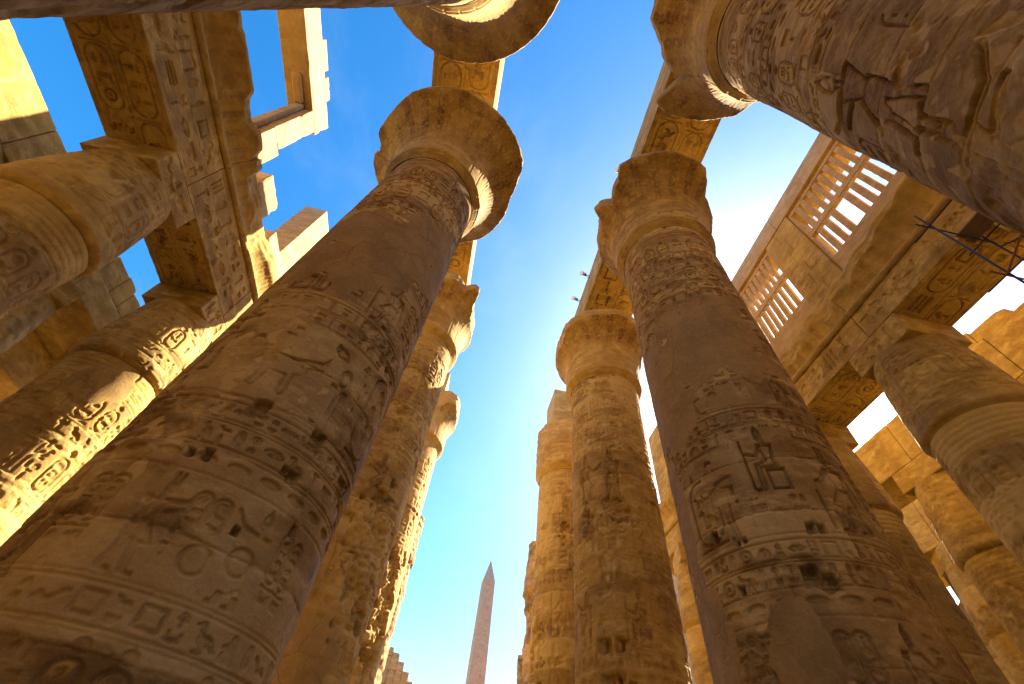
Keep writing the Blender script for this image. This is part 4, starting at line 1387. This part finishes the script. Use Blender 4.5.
for z in (2.2, 4.4, 6.6, 8.8, 11.0, 13.6):
    for x in (sx0, sx1):
        link('ledger', tube_mesh((x - .05, sy0 - .4, z), (x - .05, sy1 + .5, z), .021), M_RUST if z < 13 else M_BLUE, sc_)
    for y in (sy0, .1, sy1):
        link('ledger', tube_mesh((sx0 - .35, y + .06, z + .07), (sx1 + .4, y + .06, z + .07), .021), M_BLUE if z > 12 and y > 1 else M_RUST, sc_)
for z in (2.2, 6.6, 11.0):
    link('brace', tube_mesh((sx1 + .06, sy0, z), (sx1 + .06, sy1, z + 2.2), .02), M_BLUE, sc_)
    link('brace', tube_mesh((sx0 - .06, sy1, z), (sx0 - .06, sy0, z + 2.2), .02), M_RUST, sc_)
for k in range(3, 5):
    acc = Acc()
    box_acc(acc, sx0 + .02 + k * .31, sx0 + .31 + k * .31, sy0 - .3, sy1 + .05 * k, 13.74, 13.79, res=.4, rad=.008, chip=.01, rough=.002, seed=800 + k)
    link('plank', acc.mesh('plank'), M_PLANK, sc_)

# ------------------------------------------------------------------ walls and obelisk
def obelisk():
    bx, by = 5.28, 52.0
    root = empty('obelisk', (bx, by, 0), 'tall tapering pink granite obelisk standing alone in the gap of sky', 'obelisk', None, math.radians(6))
    H, hb, ht = 23.3, 1.0, .64
    acc = Acc()
    nz, ns = 160, 26
    zz = np.linspace(1.2, H, nz)
    for f in range(4):
        a = np.linspace(-1, 1, ns)
        A, Z = np.meshgrid(a, zz)
        half = hb + (ht - hb) * (Z - 1.2) / (H - 1.2)
        x, y = A * half, -half
        groove = np.zeros_like(A)
        rng = np.random.default_rng(f)
        ph = np.sin(Z * 9 + np.floor(A * 2)) * np.sin(Z * 3.7 + 2)
        groove = -.05 * ((np.abs(A) < .42) & (ph > .25) & (np.abs(A) > .06)) * (Z > 3)
        groove -= .015 * (np.abs(np.abs(A) - .5) < .05)
        P = np.stack([x, y - groove, Z], -1)
        P[..., 0] += .02 * vnoise(P + f * 9, 1.2) * (np.abs(A) > .95)
        c, s_ = math.cos(f * math.pi / 2), math.sin(f * math.pi / 2)
        P = np.stack([P[..., 0] * c - P[..., 1] * s_, P[..., 0] * s_ + P[..., 1] * c, P[..., 2]], -1)
        acc.grid(P)
    link('shaft', acc.mesh('shaft', False), M_OB, root)
    tip = Acc()
    for f in range(4):
        c, s_ = math.cos(f * math.pi / 2), math.sin(f * math.pi / 2)
        t = np.linspace(0, 1, 8)
        A, Tt = np.meshgrid(np.linspace(-1, 1, 6), t)
        half = ht * (1 - Tt) + .012 * Tt
        x, y, z = A * half, -half, H + 2.5 * Tt
        tip.grid(np.stack([x * c - y * s_, x * s_ + y * c, z], -1))
    link('pyramidion', tip.mesh('pyramidion', False), M_OB, root)
    b = Acc()
    box_acc(b, -1.7, 1.7, -1.7, 1.7, -.2, 1.2, seed=820)
    link('pedestal', b.mesh('pedestal'), M_OB, root)
obelisk()

def wall_ruin():
    root = empty('ruined_wall', (-6.5, 46, 0), 'stepped ruined wall at the foot of the gap, left of the obelisk', 'wall')
    rng = np.random.default_rng(5)
    tops = [(-6.0, 9.4), (-4.6, 11.5), (-3.3, 13.4), (-2.2, 14.4), (-.9, 14.6), (.2, 14.2), (1.5, 14.3)]
    xs = [-6.6, -5.0, -3.6, -2.4, -1.2, 0, 1.4, 3.1, 3.75, 4.35, 4.9, 5.5, 5.95]
    hs = [8.0, 9.0, 10.8, 12.4, 13.3, 13.8, 13.9, 13.7, 13.4, 12.8, 12.2, 11.6]
    for k in range(12):
        acc = Acc()
        z = -.2
        q = 0
        while z < hs[k] - .05:
            z2 = min(z + .95, hs[k])
            dd = .12 * rng.random()
            box_acc(acc, xs[k] + .004, xs[k + 1] - .004, -1.2 + dd, 1.2, z, z2 - .004, seed=900 + k * 20 + q, res=.35, chip=.12, rad=.03, off=(xs[k], 46, z))
            z = z2
            q += 1
        link('wall_pier', acc.mesh('wall_pier'), M_WALL, root)
wall_ruin()

def coursed_wall(name, x0, x1, y0, y1, tops, label, seed):
    """long wall of big courses with a broken top; tops: (position along the wall, height)"""
    along_x = (x1 - x0) > (y1 - y0)
    a0, a1 = (x0, x1) if along_x else (y0, y1)
    acc = Acc()
    z, q = -.3, 0
    rng = np.random.default_rng(seed)
    mx = max(t[1] for t in tops)
    while z < mx:
        z2 = z + 1.3
        a = a0 - (q % 2) * 1.4
        while a < a1:
            b = a + 2.9
            lo_, hi_ = max(a, a0), min(b, a1)
            if hi_ - lo_ > .4 and np.interp((lo_ + hi_) / 2, [t[0] for t in tops], [t[1] for t in tops]) > z + .6:
                r_ = (lo_ + .006, hi_ - .006)
                d_ = .05 * rng.random()
                bb = (r_[0], r_[1], y0 + d_, y1 - d_) if along_x else (x0 + d_, x1 - d_, r_[0], r_[1])
                box_acc(acc, *bb, z + .004, z2 - .004, res=.9, rad=.03, chip=.12, rough=.02, seed=seed + q)
            a = b
        z, q = z2, q + 1
    return tag(link(name, acc.mesh(name), M_WALL), label, 'wall')
coursed_wall('enclosure_wall', 37, 39.4, -11, 43, [(-11, 13), (20, 13), (30, 11.5), (43, 10)], 'coursed side wall of the hall beyond the right aisles', 960)
coursed_wall('enclosure_wall', -37.3, -34.9, -11, 43, [(-11, 13), (20, 13), (30, 11.5), (43, 10)], 'coursed side wall of the hall beyond the left aisles', 970)
coursed_wall('ruined_pylon', 9.5, 36.9, 43.1, 46.5, [(9, 9), (11, 14), (14, 18), (19, 22), (24, 25), (30, 25), (37, 15)], 'ruined pylon wall closing the right half of the hall, behind the last columns', 980)

def pylon(y0, y1, x0, x1, h, label, seed):
    nx, nz = int((x1 - x0) / .6), int(h / .5)
    acc = Acc()
    box_acc(acc, x0, x1, y0, y1, -.3, h, res=.6, rad=.1, chip=.3, rough=.03, seed=seed)
    o = link('pylon_wall', acc.mesh('pylon_wall'), M_LOWBOUNCE)  # real pylon out of view; dark stone and narrow gateway cut fill light
    tag(o, label, 'wall')
pylon(-15.5, -11.05, -34, -1.1, 30, 'massive sandstone pylon wall behind the camera, left of its gateway', 950)
pylon(-15.5, -11.05, 3.8, 36, 30, 'massive sandstone pylon wall behind the camera, right of its gateway', 951)
